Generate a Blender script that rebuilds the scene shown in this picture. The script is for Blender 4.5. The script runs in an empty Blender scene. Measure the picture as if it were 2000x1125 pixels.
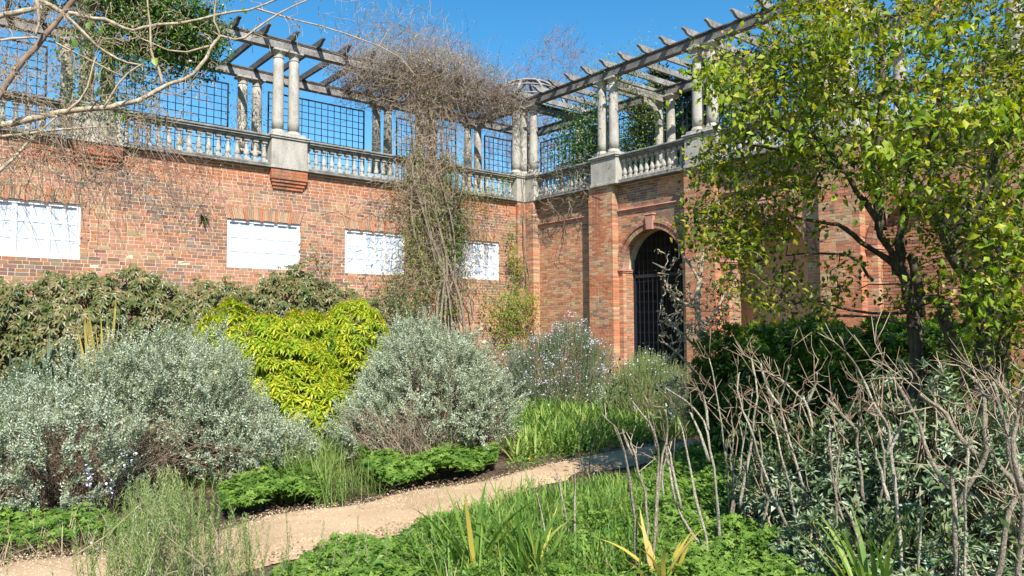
import bpy, math, random
import numpy as np
from mathutils import Vector, Matrix
rng = np.random.default_rng(7)
random.seed(7)
S = bpy.context.scene
COL = S.collection
# ------------------------------------------------------------------ camera
CR = np.array([-0.77233819, 0.63519244, -0.00492705])
CU = np.array([0.03220431, 0.04690182, 0.99838024])
CF = np.array([-0.63439467, -0.77092852, 0.05668])
CP = np.array([14.123, 16.6067, 1.62])
FL = 1462.28
cd = bpy.data.cameras.new("camera"); cam = bpy.data.objects.new("camera", cd); COL.objects.link(cam)
cam.matrix_world = Matrix(((CR[0], CU[0], -CF[0], CP[0]), (CR[1], CU[1], -CF[1], CP[1]), (CR[2], CU[2], -CF[2], CP[2]), (0, 0, 0, 1)))
cd.sensor_width = 36; cd.lens = FL / 2000 * 36; cd.clip_start = 0.05; cd.clip_end = 2000
S.camera = cam
# ------------------------------------------------------------------ sky and sun
SUN = np.array([0.30, 0.64, 0.707]); SUN /= np.linalg.norm(SUN)
W = bpy.data.worlds.new("World"); S.world = W; W.use_nodes = True
nt = W.node_tree; nt.nodes.clear()
sky = nt.nodes.new("ShaderNodeTexSky"); sky.sky_type = 'NISHITA'; sky.sun_disc = False
sky.sun_elevation = math.asin(SUN[2]); sky.sun_rotation = math.atan2(SUN[0], SUN[1])
sky.air_density = 1.0; sky.dust_density = 0.0; sky.ozone_density = 1.0; sky.altitude = 0
bg = nt.nodes.new("ShaderNodeBackground"); bg.inputs[1].default_value = 0.105
wo = nt.nodes.new("ShaderNodeOutputWorld")
hs_ = nt.nodes.new('ShaderNodeHueSaturation'); hs_.inputs['Saturation'].default_value = 1.42; hs_.inputs['Hue'].default_value = .493
nt.links.new(sky.outputs[0], hs_.inputs['Color']); nt.links.new(hs_.outputs[0], bg.inputs[0]); nt.links.new(bg.outputs[0], wo.inputs[0])
sl = bpy.data.lights.new("sun", 'SUN'); sl.energy = 5.0; sl.angle = math.radians(0.5); sl.color = (1, 0.95, 0.88)
so = bpy.data.objects.new("sun", sl); COL.objects.link(so)
so.rotation_euler = Vector(SUN).to_track_quat('Z', 'Y').to_euler()
so.location = (10, 20, 30)
vs = S.view_settings; vs.view_transform = 'Standard'; vs.look = 'None'; vs.gamma = 1; vs.use_curve_mapping = False
vs.exposure = 0.9
# ------------------------------------------------------------------ geometry of the view (places things where the photograph has them)
def ray(x, y): return CF + CR * (x - 1000) / FL - CU * (y - 562.5) / FL
def G(x, y, z=0.0):
    d = ray(x, y); return CP + d * ((z - CP[2]) / d[2])
def P(x, y, d):                     # point at horizontal distance d along the line of sight
    r = ray(x, y); return CP + r * (d / math.hypot(r[0], r[1]))
def onb(x, y, b=0.0):
    d = ray(x, y); return CP + d * ((b - CP[1]) / d[1])
def ona(x, y, a=0.0):
    d = ray(x, y); return CP + d * ((a - CP[0]) / d[0])
def px(p):
    d = np.atleast_2d(p) - CP; w = d @ CF
    return np.stack([1000 + FL * (d @ CR) / w, 562.5 - FL * (d @ CU) / w, w], 1)
RH = CR * [1, 1, 0]; RH = RH / np.linalg.norm(RH)      # horizontal right of the view
FH = CF * [1, 1, 0]; FH = FH / np.linalg.norm(FH)
# ------------------------------------------------------------------ object helpers
def tag(o, label=None, cat=None, group=None, kind=None):
    if label: o['label'] = label
    if cat: o['category'] = cat
    if group: o['group'] = group
    if kind: o['kind'] = kind
    return o
def empty(name, loc=(0, 0, 0), label=None, cat=None, group=None):
    o = bpy.data.objects.new(name, None); COL.objects.link(o); o.location = [float(v) for v in loc]
    o.empty_display_size = 0.1
    return tag(o, label, cat, group)
def mesh(name, V, Fs, mat, smooth=False, rnd=None, col=None):
    V = np.ascontiguousarray(V, np.float32)
    if isinstance(Fs, np.ndarray): Fs = [Fs]
    Fs = [np.asarray(f) for f in Fs if len(f)]
    me = bpy.data.meshes.new(name)
    me.vertices.add(len(V)); me.vertices.foreach_set("co", V.ravel())
    lv = np.concatenate([f.ravel() for f in Fs]).astype(np.int32)
    tot = np.concatenate([np.full(len(f), f.shape[1]) for f in Fs]).astype(np.int32)
    st = np.concatenate([[0], np.cumsum(tot)[:-1]]).astype(np.int32)
    me.loops.add(len(lv)); me.loops.foreach_set("vertex_index", lv)
    me.polygons.add(len(tot)); me.polygons.foreach_set("loop_start", st); me.polygons.foreach_set("loop_total", tot)
    me.polygons.foreach_set("use_smooth", np.full(len(tot), bool(smooth)))
    if rnd is not None:
        a = me.attributes.new("rnd", 'FLOAT', 'POINT'); a.data.foreach_set("value", np.asarray(rnd, np.float32))
    if col is not None:
        a = me.attributes.new("bc", 'FLOAT_COLOR', 'POINT'); a.data.foreach_set("color", np.c_[col, np.ones(len(col))].astype(np.float32).ravel())
    me.update(calc_edges=True)
    if mat: me.materials.append(mat)
    return me
def put(name, me, parent=None, loc=None, kind=None):
    """links a mesh whose vertices are in world space; keeps them there under its parent"""
    o = bpy.data.objects.new(name, me); COL.objects.link(o)
    if parent:
        o.parent = parent
        pw = parent_loc(parent)
        o.location = [-pw[0], -pw[1], -pw[2]] if loc is None else [loc[0] - pw[0], loc[1] - pw[1], loc[2] - pw[2]]
    elif loc is not None: o.location = [float(v) for v in loc]
    if kind: o['kind'] = kind
    return o
def parent_loc(p):
    v = np.array(p.location)
    while p.parent: p = p.parent; v = v + np.array(p.location)
    return v
class MB:
    """collects pieces into one mesh"""
    def __init__(s): s.V = []; s.F = {}; s.n = 0; s.R = []; s.C = []
    def add(s, V, F, rnd=None, col=None):
        V = np.asarray(V, float)
        s.V.append(V)
        for f in (F if isinstance(F, list) and len(F) and isinstance(F[0], np.ndarray) else [np.asarray(F)]):
            if len(f): s.F.setdefault(f.shape[1], []).append(f + s.n)
        s.n += len(V)
        s.R.append(np.full(len(V), rng.random()) if rnd is None else np.broadcast_to(np.asarray(rnd, float), (len(V),)))
        if col is not None: s.C.append(np.broadcast_to(col, (len(V), 3)))
        return s
    def box(s, x0, x1, y0, y1, z0, z1, col=None):
        V, F = box(x0, x1, y0, y1, z0, z1); return s.add(V, F, col=col)
    def mesh(s, name, mat, smooth=False):
        return mesh(name, np.concatenate(s.V), [np.concatenate(f) for f in s.F.values()], mat, smooth, np.concatenate(s.R), np.concatenate(s.C) if s.C else None)
    def put(s, name, mat, parent=None, smooth=False, kind=None):
        if s.n == 0: return None
        return put(name, s.mesh(name, mat, smooth), parent, None, kind)
BF = np.array([[0, 3, 2, 1], [4, 5, 6, 7], [0, 1, 5, 4], [1, 2, 6, 5], [2, 3, 7, 6], [3, 0, 4, 7]])
def box(x0, x1, y0, y1, z0, z1):
    return np.array([[x0, y0, z0], [x1, y0, z0], [x1, y1, z0], [x0, y1, z0], [x0, y0, z1], [x1, y0, z1], [x1, y1, z1], [x0, y1, z1]], float), BF.copy()
def rbox(x0, x1, y0, y1, z0, z1, r=.012):
    """box with chamfered edges (convex)"""
    x0, x1 = min(x0, x1), max(x0, x1); y0, y1 = min(y0, y1), max(y0, y1)
    r = min(r, (x1 - x0) * .3, (y1 - y0) * .3, (z1 - z0) * .3)
    V = []
    for zz, q in ((z0, r), (z0 + r, 0), (z1 - r, 0), (z1, r)):
        V += [[x0 + q + (r if q == 0 else 0), y0 + q, zz], [x1 - q - (r if q == 0 else 0), y0 + q, zz], [x1 - q, y0 + q + (r if q == 0 else 0), zz], [x1 - q, y1 - q - (r if q == 0 else 0), zz],
              [x1 - q - (r if q == 0 else 0), y1 - q, zz], [x0 + q + (r if q == 0 else 0), y1 - q, zz], [x0 + q, y1 - q - (r if q == 0 else 0), zz], [x0 + q, y0 + q + (r if q == 0 else 0), zz]]
    V = np.array(V); F4 = []
    for k in range(3):
        for i in range(8):
            j = (i + 1) % 8; F4.append([k * 8 + i, k * 8 + j, k * 8 + 8 + j, k * 8 + 8 + i])
    return V, [np.array(F4), np.array([[7, 6, 5, 4, 3, 2, 1, 0], [24, 25, 26, 27, 28, 29, 30, 31]])]
def lathe(prof, n=20, c=(0, 0)):
    """prof: list of (radius, z)"""
    prof = np.array(prof, float); m = len(prof); a = np.arange(n) * 2 * math.pi / n
    V = np.stack([np.outer(prof[:, 0], np.cos(a)) + c[0], np.outer(prof[:, 0], np.sin(a)) + c[1], np.repeat(prof[:, 1:2], n, 1)], -1).reshape(-1, 3)
    F = [[k * n + i, k * n + (i + 1) % n, (k + 1) * n + (i + 1) % n, (k + 1) * n + i] for k in range(m - 1) for i in range(n)]
    return V, [np.array(F), np.array([list(range(n))[::-1], [(m - 1) * n + i for i in range(n)]])]
def tube(pts, rad, n=5, cap=True):
    pts = np.asarray(pts, float); m = len(pts); rad = np.broadcast_to(np.asarray(rad, float), (m,))
    T = np.gradient(pts, axis=0); T /= np.linalg.norm(T, axis=1)[:, None] + 1e-9
    up = np.array([.13, .21, .97]) if abs(T[0, 2]) < .9 else np.array([.97, .1, .2])
    A = np.cross(T, up); A /= np.linalg.norm(A, axis=1)[:, None] + 1e-9; B = np.cross(T, A)
    a = np.arange(n) * 2 * math.pi / n
    V = (pts[:, None] + rad[:, None, None] * (np.cos(a)[None, :, None] * A[:, None] + np.sin(a)[None, :, None] * B[:, None])).reshape(-1, 3)
    i = np.arange(n); k = np.arange(m - 1)[:, None]
    F = np.stack([k * n + i, k * n + (i + 1) % n, (k + 1) * n + (i + 1) % n, (k + 1) * n + i], -1).reshape(-1, 4)
    return V, [F] + ([np.array([list(range((m - 1) * n, m * n)), list(range(n))[::-1]])] if cap else [])
def smoothpath(pts, k=3):
    pts = np.asarray(pts, float)
    for _ in range(k):
        q = np.empty((2 * len(pts) - 2, pts.shape[1])); q[0::2] = .75 * pts[:-1] + .25 * pts[1:]; q[1::2] = .25 * pts[:-1] + .75 * pts[1:]
        pts = np.concatenate([pts[:1], q, pts[-1:]])
        return pts
def wob(pts, amp, n=None):
    pts = np.asarray(pts, float); w = rng.normal(0, amp, pts.shape); w[0] = 0; return pts + w
# ------------------------------------------------------------------ vectorised leaves
def norm(v): return v / (np.linalg.norm(v, axis=-1, keepdims=True) + 1e-9)
def rvec(n): return norm(rng.normal(size=(n, 3)))
def scatter(T, pos, dirn, up=None, scale=1.0, roll=None):
    """T: template (verts (x right, y along, z up), [faces]); returns V, faces, rnd"""
    tv, tf = T; N = len(pos)
    Y = norm(np.asarray(dirn, float)); U = np.tile([0, 0, 1.0], (N, 1)) if up is None else np.asarray(up, float)
    X = norm(np.cross(Y, U) + 1e-6 * rvec(N)); Z = np.cross(X, Y)
    sc = np.broadcast_to(np.asarray(scale, float), (N,))[:, None, None]
    V = np.asarray(pos)[:, None] + sc * (tv[None, :, 0:1] * X[:, None] + tv[None, :, 1:2] * Y[:, None] + tv[None, :, 2:3] * Z[:, None])
    off = (np.arange(N) * len(tv))[:, None, None]
    F = [(f[None] + off).reshape(-1, f.shape[1]) for f in tf]
    return V.reshape(-1, 3), F, np.repeat(rng.random(N), len(tv))
def leaf(w=.4, fold=.12, droop=.0):            # unit-length leaf of two quads folded on the midrib
    return (np.array([[0, 0, 0], [-w / 2, .45, fold], [0, .5, 0], [w / 2, .45, fold], [0, 1, -droop]], float),
            [np.array([[0, 2, 1], [0, 3, 2], [1, 2, 4], [2, 3, 4]])])
def leaf2(w=.4): return (np.array([[0, 0, 0], [-w / 2, .5, .05], [0, 1, 0], [w / 2, .5, .05]], float), [np.array([[0, 3, 2, 1]])])
def oval(w=.6, fold=.1, droop=.1):             # rounder leaf, 6 quads/tris
    v = [[0, 0, 0], [-w * .38, .22, fold * .7], [w * .38, .22, fold * .7], [0, .25, 0], [-w / 2, .55, fold], [w / 2, .55, fold], [0, .55, -droop * .3], [-w * .3, .85, fold * .4 - droop * .6], [w * .3, .85, fold * .4 - droop * .6], [0, 1, -droop]]
    return (np.array(v, float), [np.array([[0, 3, 1], [0, 2, 3], [7, 6, 9], [6, 8, 9]]), np.array([[1, 3, 6, 4], [3, 2, 5, 6]]), np.array([[4, 6, 7], [6, 5, 8]])])
def blade(w=.05, bend=.3, n=6, tip=.0, fold=.01, side=0.):
    """unit-height strap leaf rising along +y, bending towards -z"""
    t = np.linspace(0, 1, n + 1); y = t - bend * .35 * t ** 3; z = -bend * t ** 2.2; ww = w / 2 * (np.minimum(1, 1.4 * (1 - t ** 2.5)) + tip)
    V = np.stack([np.concatenate([-ww, ww * 0, ww]) + np.tile(side * t ** 2, 3), np.tile(y, 3), np.concatenate([z + fold, z, z + fold])], 1)
    i = np.arange(n)
    F = np.concatenate([np.stack([i, i + 1, i + 1 + n + 1, i + n + 1], 1), np.stack([i + n + 1, i + n + 2, i + 2 * n + 3, i + 2 * n + 2], 1)])
    return V, [F]
def merge(parts):
    V = []; F = {}; n = 0; R = []
    for p in parts:
        v, fs = p[0], p[1]; V.append(v)
        for f in fs: F.setdefault(f.shape[1], []).append(f + n)
        R.append(p[2] if len(p) > 2 and p[2] is not None else np.zeros(len(v))); n += len(v)
    return np.concatenate(V), [np.concatenate(f) for f in F.values()], np.concatenate(R)
def sprig(n, L, leafT, llen, ang=55, whorl=2, start=.1, jit=.25, taper=.4, stem=.0):
    """a shoot along +y carrying n leaves; returned as template"""
    t = np.linspace(start, 1, n); ph = np.arange(n) * (math.pi * 2 / whorl + 1.1 / whorl) + rng.normal(0, jit, n) if whorl > 1 else np.arange(n) * 2.4
    a = np.radians(ang) * (1 - .45 * t) + rng.normal(0, jit * .5, n)
    d = np.stack([np.sin(a) * np.cos(ph), np.cos(a), np.sin(a) * np.sin(ph)], 1)
    pos = np.stack([0 * t, t * L, 0 * t], 1)
    up = norm(np.array([0, 1.0, 0]) + .3 * rvec(n))
    V, F, _ = scatter(leafT, pos, d, up, llen * (1 - taper * np.abs(t - .5)) * rng.uniform(.8, 1.15, n))
    parts = [(V, F)]
    if stem > 0:
        tv, tf = tube(np.array([[0, 0, 0], [0, L * .5, 0], [0, L, 0]]), [stem, stem * .8, stem * .4], 3, False); parts.append((tv, tf))
    v, f, _ = merge(parts); return v, f
def multi(temps, pos, dirn, up, scale):
    """scatter with several template variants"""
    k = rng.integers(0, len(temps), len(pos)); out = []
    sc = np.broadcast_to(np.asarray(scale, float), (len(pos),))
    for i, T in enumerate(temps):
        m = k == i
        if m.any(): out.append(scatter(T, pos[m], dirn[m], None if up is None else up[m], sc[m]))
    return merge(out)
# ------------------------------------------------------------------ materials
def newmat(name):
    m = bpy.data.materials.new(name); m.use_nodes = True; n = m.node_tree; n.nodes.clear()
    return m, n, n.nodes.new, n.links.new
def ramp(N, stops):
    r = N("ShaderNodeValToRGB"); e = r.color_ramp.elements
    while len(e) > 1: e.remove(e[-1])
    e[0].position = stops[0][0]; e[0].color = (*stops[0][1], 1)
    for p, c in stops[1:]:
        k = e.new(p); k.color = (*c, 1)
    return r
def leafmat(name, cols, trans=.35, rough=.5, spec=.3, ns=3.0, vein=0):
    """cols: list of colours picked at random from leaf to leaf; slow noise drifts the pick from clump to clump"""
    m, n, N, L = newmat(name)
    at = N("ShaderNodeAttribute"); at.attribute_name = "rnd"
    geo = N("ShaderNodeNewGeometry"); no = N("ShaderNodeTexNoise"); no.inputs["Scale"].default_value = ns; no.inputs["Detail"].default_value = 2
    L(geo.outputs["Position"], no.inputs["Vector"])
    mx = N("ShaderNodeMath"); mx.operation = 'MULTIPLY_ADD'; mx.inputs[1].default_value = .9; L(no.outputs["Fac"], mx.inputs[0])
    sc = N("ShaderNodeMath"); sc.operation = 'MULTIPLY_ADD'; sc.inputs[1].default_value = .65; sc.inputs[2].default_value = -.27; L(at.outputs["Fac"], sc.inputs[0]); L(sc.outputs[0], mx.inputs[2])
    r = ramp(N, [(i / max(1, len(cols) - 1), c) for i, c in enumerate(cols)]); L(mx.outputs[0], r.inputs[0])
    p = N("ShaderNodeBsdfPrincipled"); p.inputs["Roughness"].default_value = rough; p.inputs["Specular IOR Level"].default_value = spec
    L(r.outputs[0], p.inputs["Base Color"])
    t = N("ShaderNodeBsdfTranslucent"); hs = N("ShaderNodeHueSaturation"); hs.inputs["Value"].default_value = 1.25; hs.inputs["Saturation"].default_value = 1.1
    L(r.outputs[0], hs.inputs["Color"]); L(hs.outputs[0], t.inputs[0])
    mi = N("ShaderNodeMixShader"); mi.inputs[0].default_value = trans; L(p.outputs[0], mi.inputs[1]); L(t.outputs[0], mi.inputs[2])
    o = N("ShaderNodeOutputMaterial"); L(mi.outputs[0], o.inputs[0]); return m
def barkmat(name, c1, c2, c3=None, scale=30, bump=.4, stretch=4):
    m, n, N, L = newmat(name)
    geo = N("ShaderNodeNewGeometry"); mp = N("ShaderNodeMapping"); mp.inputs["Scale"].default_value = (1, 1, 1 / stretch); L(geo.outputs["Position"], mp.inputs[0])
    no = N("ShaderNodeTexNoise"); no.inputs["Scale"].default_value = scale; no.inputs["Detail"].default_value = 6; L(mp.outputs[0], no.inputs["Vector"])
    r = ramp(N, [(.3, c1), (.6, c2)] + ([(.75, c3)] if c3 else [])); L(no.outputs["Fac"], r.inputs[0])
    p = N("ShaderNodeBsdfPrincipled"); p.inputs["Roughness"].default_value = .9; p.inputs["Specular IOR Level"].default_value = .15; L(r.outputs[0], p.inputs["Base Color"])
    b = N("ShaderNodeBump"); b.inputs["Strength"].default_value = bump; b.inputs["Distance"].default_value = .01; L(no.outputs["Fac"], b.inputs["Height"]); L(b.outputs[0], p.inputs["Normal"])
    o = N("ShaderNodeOutputMaterial"); L(p.outputs[0], o.inputs[0]); return m
def surf(name, base, dark, light, s1=3, s2=40, bump=.3, rough=.85, dist=.01, streak=None, lo=.35, hi=.65):
    """two scales of mottling over a base colour"""
    m, n, N, L = newmat(name)
    geo = N("ShaderNodeNewGeometry")
    a = N("ShaderNodeTexNoise"); a.inputs["Scale"].default_value = s1; a.inputs["Detail"].default_value = 5; a.inputs["Roughness"].default_value = .65
    b = N("ShaderNodeTexNoise"); b.inputs["Scale"].default_value = s2; b.inputs["Detail"].default_value = 5; b.inputs["Roughness"].default_value = .7
    src = geo.outputs["Position"]
    if streak:
        mp = N("ShaderNodeMapping"); mp.inputs["Scale"].default_value = streak; L(src, mp.inputs[0]); src = mp.outputs[0]
    L(src, a.inputs["Vector"]); L(src, b.inputs["Vector"])
    r1 = ramp(N, [(lo, dark), (.5, base), (hi, light)]); L(a.outputs["Fac"], r1.inputs[0])
    r2 = ramp(N, [(.3, dark), (.5, base), (.7, light)]); L(b.outputs["Fac"], r2.inputs[0])
    mi = N("ShaderNodeMix"); mi.data_type = 'RGBA'; mi.inputs[0].default_value = .5; L(r1.outputs[0], mi.inputs[6]); L(r2.outputs[0], mi.inputs[7])
    p = N("ShaderNodeBsdfPrincipled"); p.inputs["Roughness"].default_value = rough; p.inputs["Specular IOR Level"].default_value = .2; L(mi.outputs[2], p.inputs["Base Color"])
    bp = N("ShaderNodeBump"); bp.inputs["Strength"].default_value = bump; bp.inputs["Distance"].default_value = dist; L(b.outputs["Fac"], bp.inputs["Height"]); L(bp.outputs[0], p.inputs["Normal"])
    o = N("ShaderNodeOutputMaterial"); L(p.outputs[0], o.inputs[0]); return m
def brickmat(name, from_object):
    m, n, N, L = newmat(name)
    if from_object: c = N("ShaderNodeObjectInfo").outputs["Color"]
    else:
        at = N("ShaderNodeAttribute"); at.attribute_name = "bc"; c = at.outputs["Color"]
    geo = N("ShaderNodeNewGeometry")
    a = N("ShaderNodeTexNoise"); a.inputs["Scale"].default_value = 28; a.inputs["Detail"].default_value = 6; a.inputs["Roughness"].default_value = .75; L(geo.outputs["Position"], a.inputs["Vector"])
    b = N("ShaderNodeTexNoise"); b.inputs["Scale"].default_value = 2.2; b.inputs["Detail"].default_value = 5; b.inputs["Roughness"].default_value = .7; L(geo.outputs["Position"], b.inputs["Vector"])
    r1 = ramp(N, [(.3, (.62, .58, .55)), (.5, (1, 1, 1)), (.72, (1.25, 1.2, 1.15))]); L(a.outputs["Fac"], r1.inputs[0])
    mu = N("ShaderNodeMix"); mu.data_type = 'RGBA'; mu.blend_type = 'MULTIPLY'; mu.inputs[0].default_value = .8; L(c, mu.inputs[6]); L(r1.outputs[0], mu.inputs[7])
    # lime bloom: pale patches
    ad = N("ShaderNodeMath"); ad.operation = 'MULTIPLY'; L(a.outputs["Fac"], ad.inputs[0]); L(b.outputs["Fac"], ad.inputs[1])
    mr = N("ShaderNodeMapRange"); mr.inputs[1].default_value = .27; mr.inputs[2].default_value = .44; mr.inputs[4].default_value = .32; L(ad.outputs[0], mr.inputs[0])
    mb = N("ShaderNodeMix"); mb.data_type = 'RGBA'; L(mr.outputs[0], mb.inputs[0]); L(mu.outputs[2], mb.inputs[6]); mb.inputs[7].default_value = (.62, .50, .40, 1)
    # rain streaks and soot below the coping
    mp = N("ShaderNodeMapping"); mp.inputs["Scale"].default_value = (3.2, 3.2, .35); L(geo.outputs["Position"], mp.inputs[0])
    st = N("ShaderNodeTexNoise"); st.inputs["Scale"].default_value = 1.0; st.inputs["Detail"].default_value = 6; st.inputs["Roughness"].default_value = .7; L(mp.outputs[0], st.inputs["Vector"])
    sx = N("ShaderNodeSeparateXYZ"); L(geo.outputs["Position"], sx.inputs[0])
    zr = N("ShaderNodeMapRange"); zr.inputs[1].default_value = 3.2; zr.inputs[2].default_value = 5.4; zr.inputs[3].default_value = .25; zr.inputs[4].default_value = 1.0; L(sx.outputs[2], zr.inputs[0])
    sr = N("ShaderNodeMapRange"); sr.inputs[1].default_value = .50; sr.inputs[2].default_value = .68; sr.inputs[4].default_value = .75; L(st.outputs["Fac"], sr.inputs[0])
    sm = N("ShaderNodeMath"); sm.operation = 'MULTIPLY'; L(zr.outputs[0], sm.inputs[0]); L(sr.outputs[0], sm.inputs[1])
    ms = N("ShaderNodeMix"); ms.data_type = 'RGBA'; L(sm.outputs[0], ms.inputs[0]); L(mb.outputs[2], ms.inputs[6]); ms.inputs[7].default_value = (.11, .085, .07, 1); mb = ms
    p = N("ShaderNodeBsdfPrincipled"); p.inputs["Roughness"].default_value = .93; p.inputs["Specular IOR Level"].default_value = .15; L(mb.outputs[2], p.inputs["Base Color"])
    bp = N("ShaderNodeBump"); bp.inputs["Strength"].default_value = .6; bp.inputs["Distance"].default_value = .006; L(a.outputs["Fac"], bp.inputs["Height"]); L(bp.outputs[0], p.inputs["Normal"])
    o = N("ShaderNodeOutputMaterial"); L(p.outputs[0], o.inputs[0]); return m
def plain(name, c, rough=.5, metal=0., spec=.5):
    m, n, N, L = newmat(name); p = N("ShaderNodeBsdfPrincipled"); p.inputs["Base Color"].default_value = (*c, 1); p.inputs["Roughness"].default_value = rough; p.inputs["Metallic"].default_value = metal; p.inputs["Specular IOR Level"].default_value = spec
    o = N("ShaderNodeOutputMaterial"); L(p.outputs[0], o.inputs[0]); return m
M = {}
M['soil'] = surf('soil', (.085, .058, .038), (.035, .025, .018), (.17, .125, .085), 1.5, 30, .8, .95, .03)
M['gravel'] = surf('gravel', (.50, .345, .205), (.27, .175, .10), (.66, .49, .32), 1.3, 75, 1.0, .95, .012, lo=.3, hi=.7)
M['mortar'] = surf('mortar', (.58, .47, .35), (.38, .29, .21), (.72, .62, .49), 4, 60, .3, .95)
M['mortar_old'] = surf('mortar_old', (.52, .41, .28), (.30, .22, .15), (.66, .55, .41), 4, 60, .5, .95)
M['stone'] = surf('stone', (.37, .345, .295), (.13, .122, .11), (.50, .47, .41), 5, 55, .6, .9, .008, lo=.3, hi=.68, streak=(1, 1, .45))
M['stone_dark'] = surf('stone_dark', (.19, .185, .17), (.06, .06, .055), (.34, .33, .29), 5, 50, .5, .9, .008)
M['pebble'] = leafmat('pebble', [(.22, .14, .08), (.42, .29, .17), (.56, .42, .28), (.74, .62, .47)], 0, .9, .2, 9)
M['timber'] = surf('timber', (.22, .205, .19), (.07, .066, .06), (.40, .38, .35), 3, 22, .5, .85, .01)
M['timber_shaded'] = surf('timber_shaded', (.15, .14, .13), (.05, .048, .045), (.27, .26, .24), 3, 22, .5, .85, .01)
M['timber_dark'] = surf('timber_dark', (.10, .095, .09), (.035, .033, .03), (.2, .19, .175), 3, 22, .5, .85, .01)
M['iron'] = plain('iron', (.012, .015, .022), .5)
M['white'] = surf('white_paint', (.80, .80, .80), (.66, .66, .66), (.86, .86, .86), 2, 20, .1, .5)
M['pane'] = surf('pale_blind_pane', (.48, .54, .65), (.46, .52, .63), (.51, .56, .66), 1.2, 9, .0, .5)
M['shaded_plaster'] = surf('shaded_plaster', (.055, .043, .037), (.035, .028, .025), (.075, .06, .05), 1.2, 12, .15, .95)  # plaster darkened so the gloom behind the gate is in its colour
M['plaster'] = surf('plaster', (.66, .38, .22), (.54, .30, .17), (.72, .45, .28), 1.2, 12, .15, .95)
M['brick_o'] = brickmat('brick', True); M['brick_a'] = brickmat('brick_bulk', False)
M['terracotta'] = surf('terracotta', (.46, .22, .15), (.27, .12, .085), (.60, .38, .30), 5, 50, .5, .9)
M['bark_grey'] = barkmat('bark_grey', (.10, .08, .055), (.27, .225, .165), (.48, .43, .34), 90, .8, 1.2)
M['bark_pale'] = barkmat('bark_pale', (.20, .155, .095), (.40, .33, .23), (.60, .54, .44), 45, .6, 1.5)
M['bark_dark'] = barkmat('bark_dark', (.035, .028, .02), (.09, .075, .055), (.17, .15, .11), 30, .6)
M['bark_lichen'] = barkmat('bark_lichen', (.13, .11, .075), (.36, .32, .24), (.62, .60, .49), 100, .8, 1.2)
M['twig_brown'] = barkmat('twig_brown', (.12, .075, .05), (.25, .17, .12), None, 40, .3)
M['twig_purple'] = barkmat('twig_purple', (.16, .115, .12), (.29, .22, .23), None, 25, .3)
M['twig_mauve'] = barkmat('twig_mauve', (.19, .14, .12), (.38, .30, .26), None, 6, .3)
M['twig_tan'] = barkmat('twig_tan', (.25, .18, .12), (.42, .33, .23), None, 25, .3)
M['twig_red'] = barkmat('twig_red', (.14, .09, .06), (.29, .20, .145), None, 25, .3)
M['silver'] = leafmat('silver_leaf', [(.10, .13, .06), (.25, .29, .165), (.45, .49, .35), (.70, .72, .60)], .25, .8, .05, 5)
M['silver2'] = leafmat('sage_leaf', [(.06, .10, .035), (.13, .19, .08), (.30, .36, .22), (.58, .63, .52)], .2, .8, .08, 5)
M['sage_green'] = leafmat('sage_green_leaf', [(.03, .055, .018), (.07, .11, .035), (.15, .20, .07), (.26, .30, .14)], .3, .5, .25, 4)
M['rosemary'] = leafmat('rosemary_leaf', [(.07, .11, .04), (.16, .21, .09), (.30, .34, .20)], .2, .6)
M['rosemary_y'] = leafmat('rosemary_young_leaf', [(.09, .14, .035), (.22, .29, .08), (.46, .50, .27)], .25, .6)
M['yellow'] = leafmat('yellow_leaf', [(.08, .20, .012), (.24, .35, .02), (.46, .50, .03), (.66, .60, .06)], .4, .45, .3, 4)
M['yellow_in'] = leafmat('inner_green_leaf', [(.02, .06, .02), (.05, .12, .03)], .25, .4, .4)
M['orange'] = leafmat('orange_bract', [(.58, .30, .05), (.68, .40, .08), (.66, .46, .10)], .3, .6)
M['hedge'] = leafmat('bronze_green_leaf', [(.03, .06, .012), (.085, .12, .025), (.18, .155, .055), (.36, .26, .13)], .25, .4, .45, 3.5)
M['ivy'] = leafmat('dark_green_leaf', [(.02, .055, .012), (.05, .115, .02), (.12, .20, .035)], .25, .35, .5, 2)
M['laurel'] = leafmat('laurel_leaf', [(.03, .075, .015), (.075, .15, .025), (.16, .27, .045)], .35, .4, .4, 2)
M['lime'] = leafmat('lime_green_leaf', [(.07, .15, .02), (.20, .32, .035), (.42, .46, .05)], .45, .45, .4, 2)
M['daylily'] = leafmat('daylily_leaf', [(.05, .12, .022), (.12, .23, .04), (.27, .37, .08), (.42, .44, .14)], .4, .5, .2, 2)
M['flax'] = leafmat('flax_leaf', [(.02, .05, .03), (.06, .11, .06), (.14, .2, .11)], .2, .35, .5, 2)
M['flax_y'] = leafmat('yellow_flax_leaf', [(.28, .26, .06), (.5, .42, .12), (.6, .35, .1)], .3, .4, .4, 2)
M['geranium'] = leafmat('geranium_leaf', [(.03, .085, .012), (.09, .18, .025), (.17, .28, .04), (.30, .40, .09)], .35, .55, .2, 5)
M['iris'] = leafmat('iris_leaf', [(.05, .13, .02), (.11, .22, .035), (.22, .33, .06), (.40, .42, .12)], .4, .45, .3, 6)
M['iris_old'] = leafmat('yellowed_iris_leaf', [(.45, .38, .07), (.62, .48, .10), (.5, .36, .16)], .35, .5)
M['dry'] = leafmat('dry_grass_blade', [(.24, .16, .10), (.42, .32, .19), (.58, .49, .31)], .25, .7)
M['grass'] = leafmat('grass_blade', [(.06, .12, .02), (.16, .24, .05), (.34, .38, .11)], .35, .5)
M['tree'] = leafmat('tree_leaf', [(.02, .055, .008), (.075, .125, .014), (.24, .28, .024), (.62, .52, .045)], .5, .42, .3, 2.2)
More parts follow.
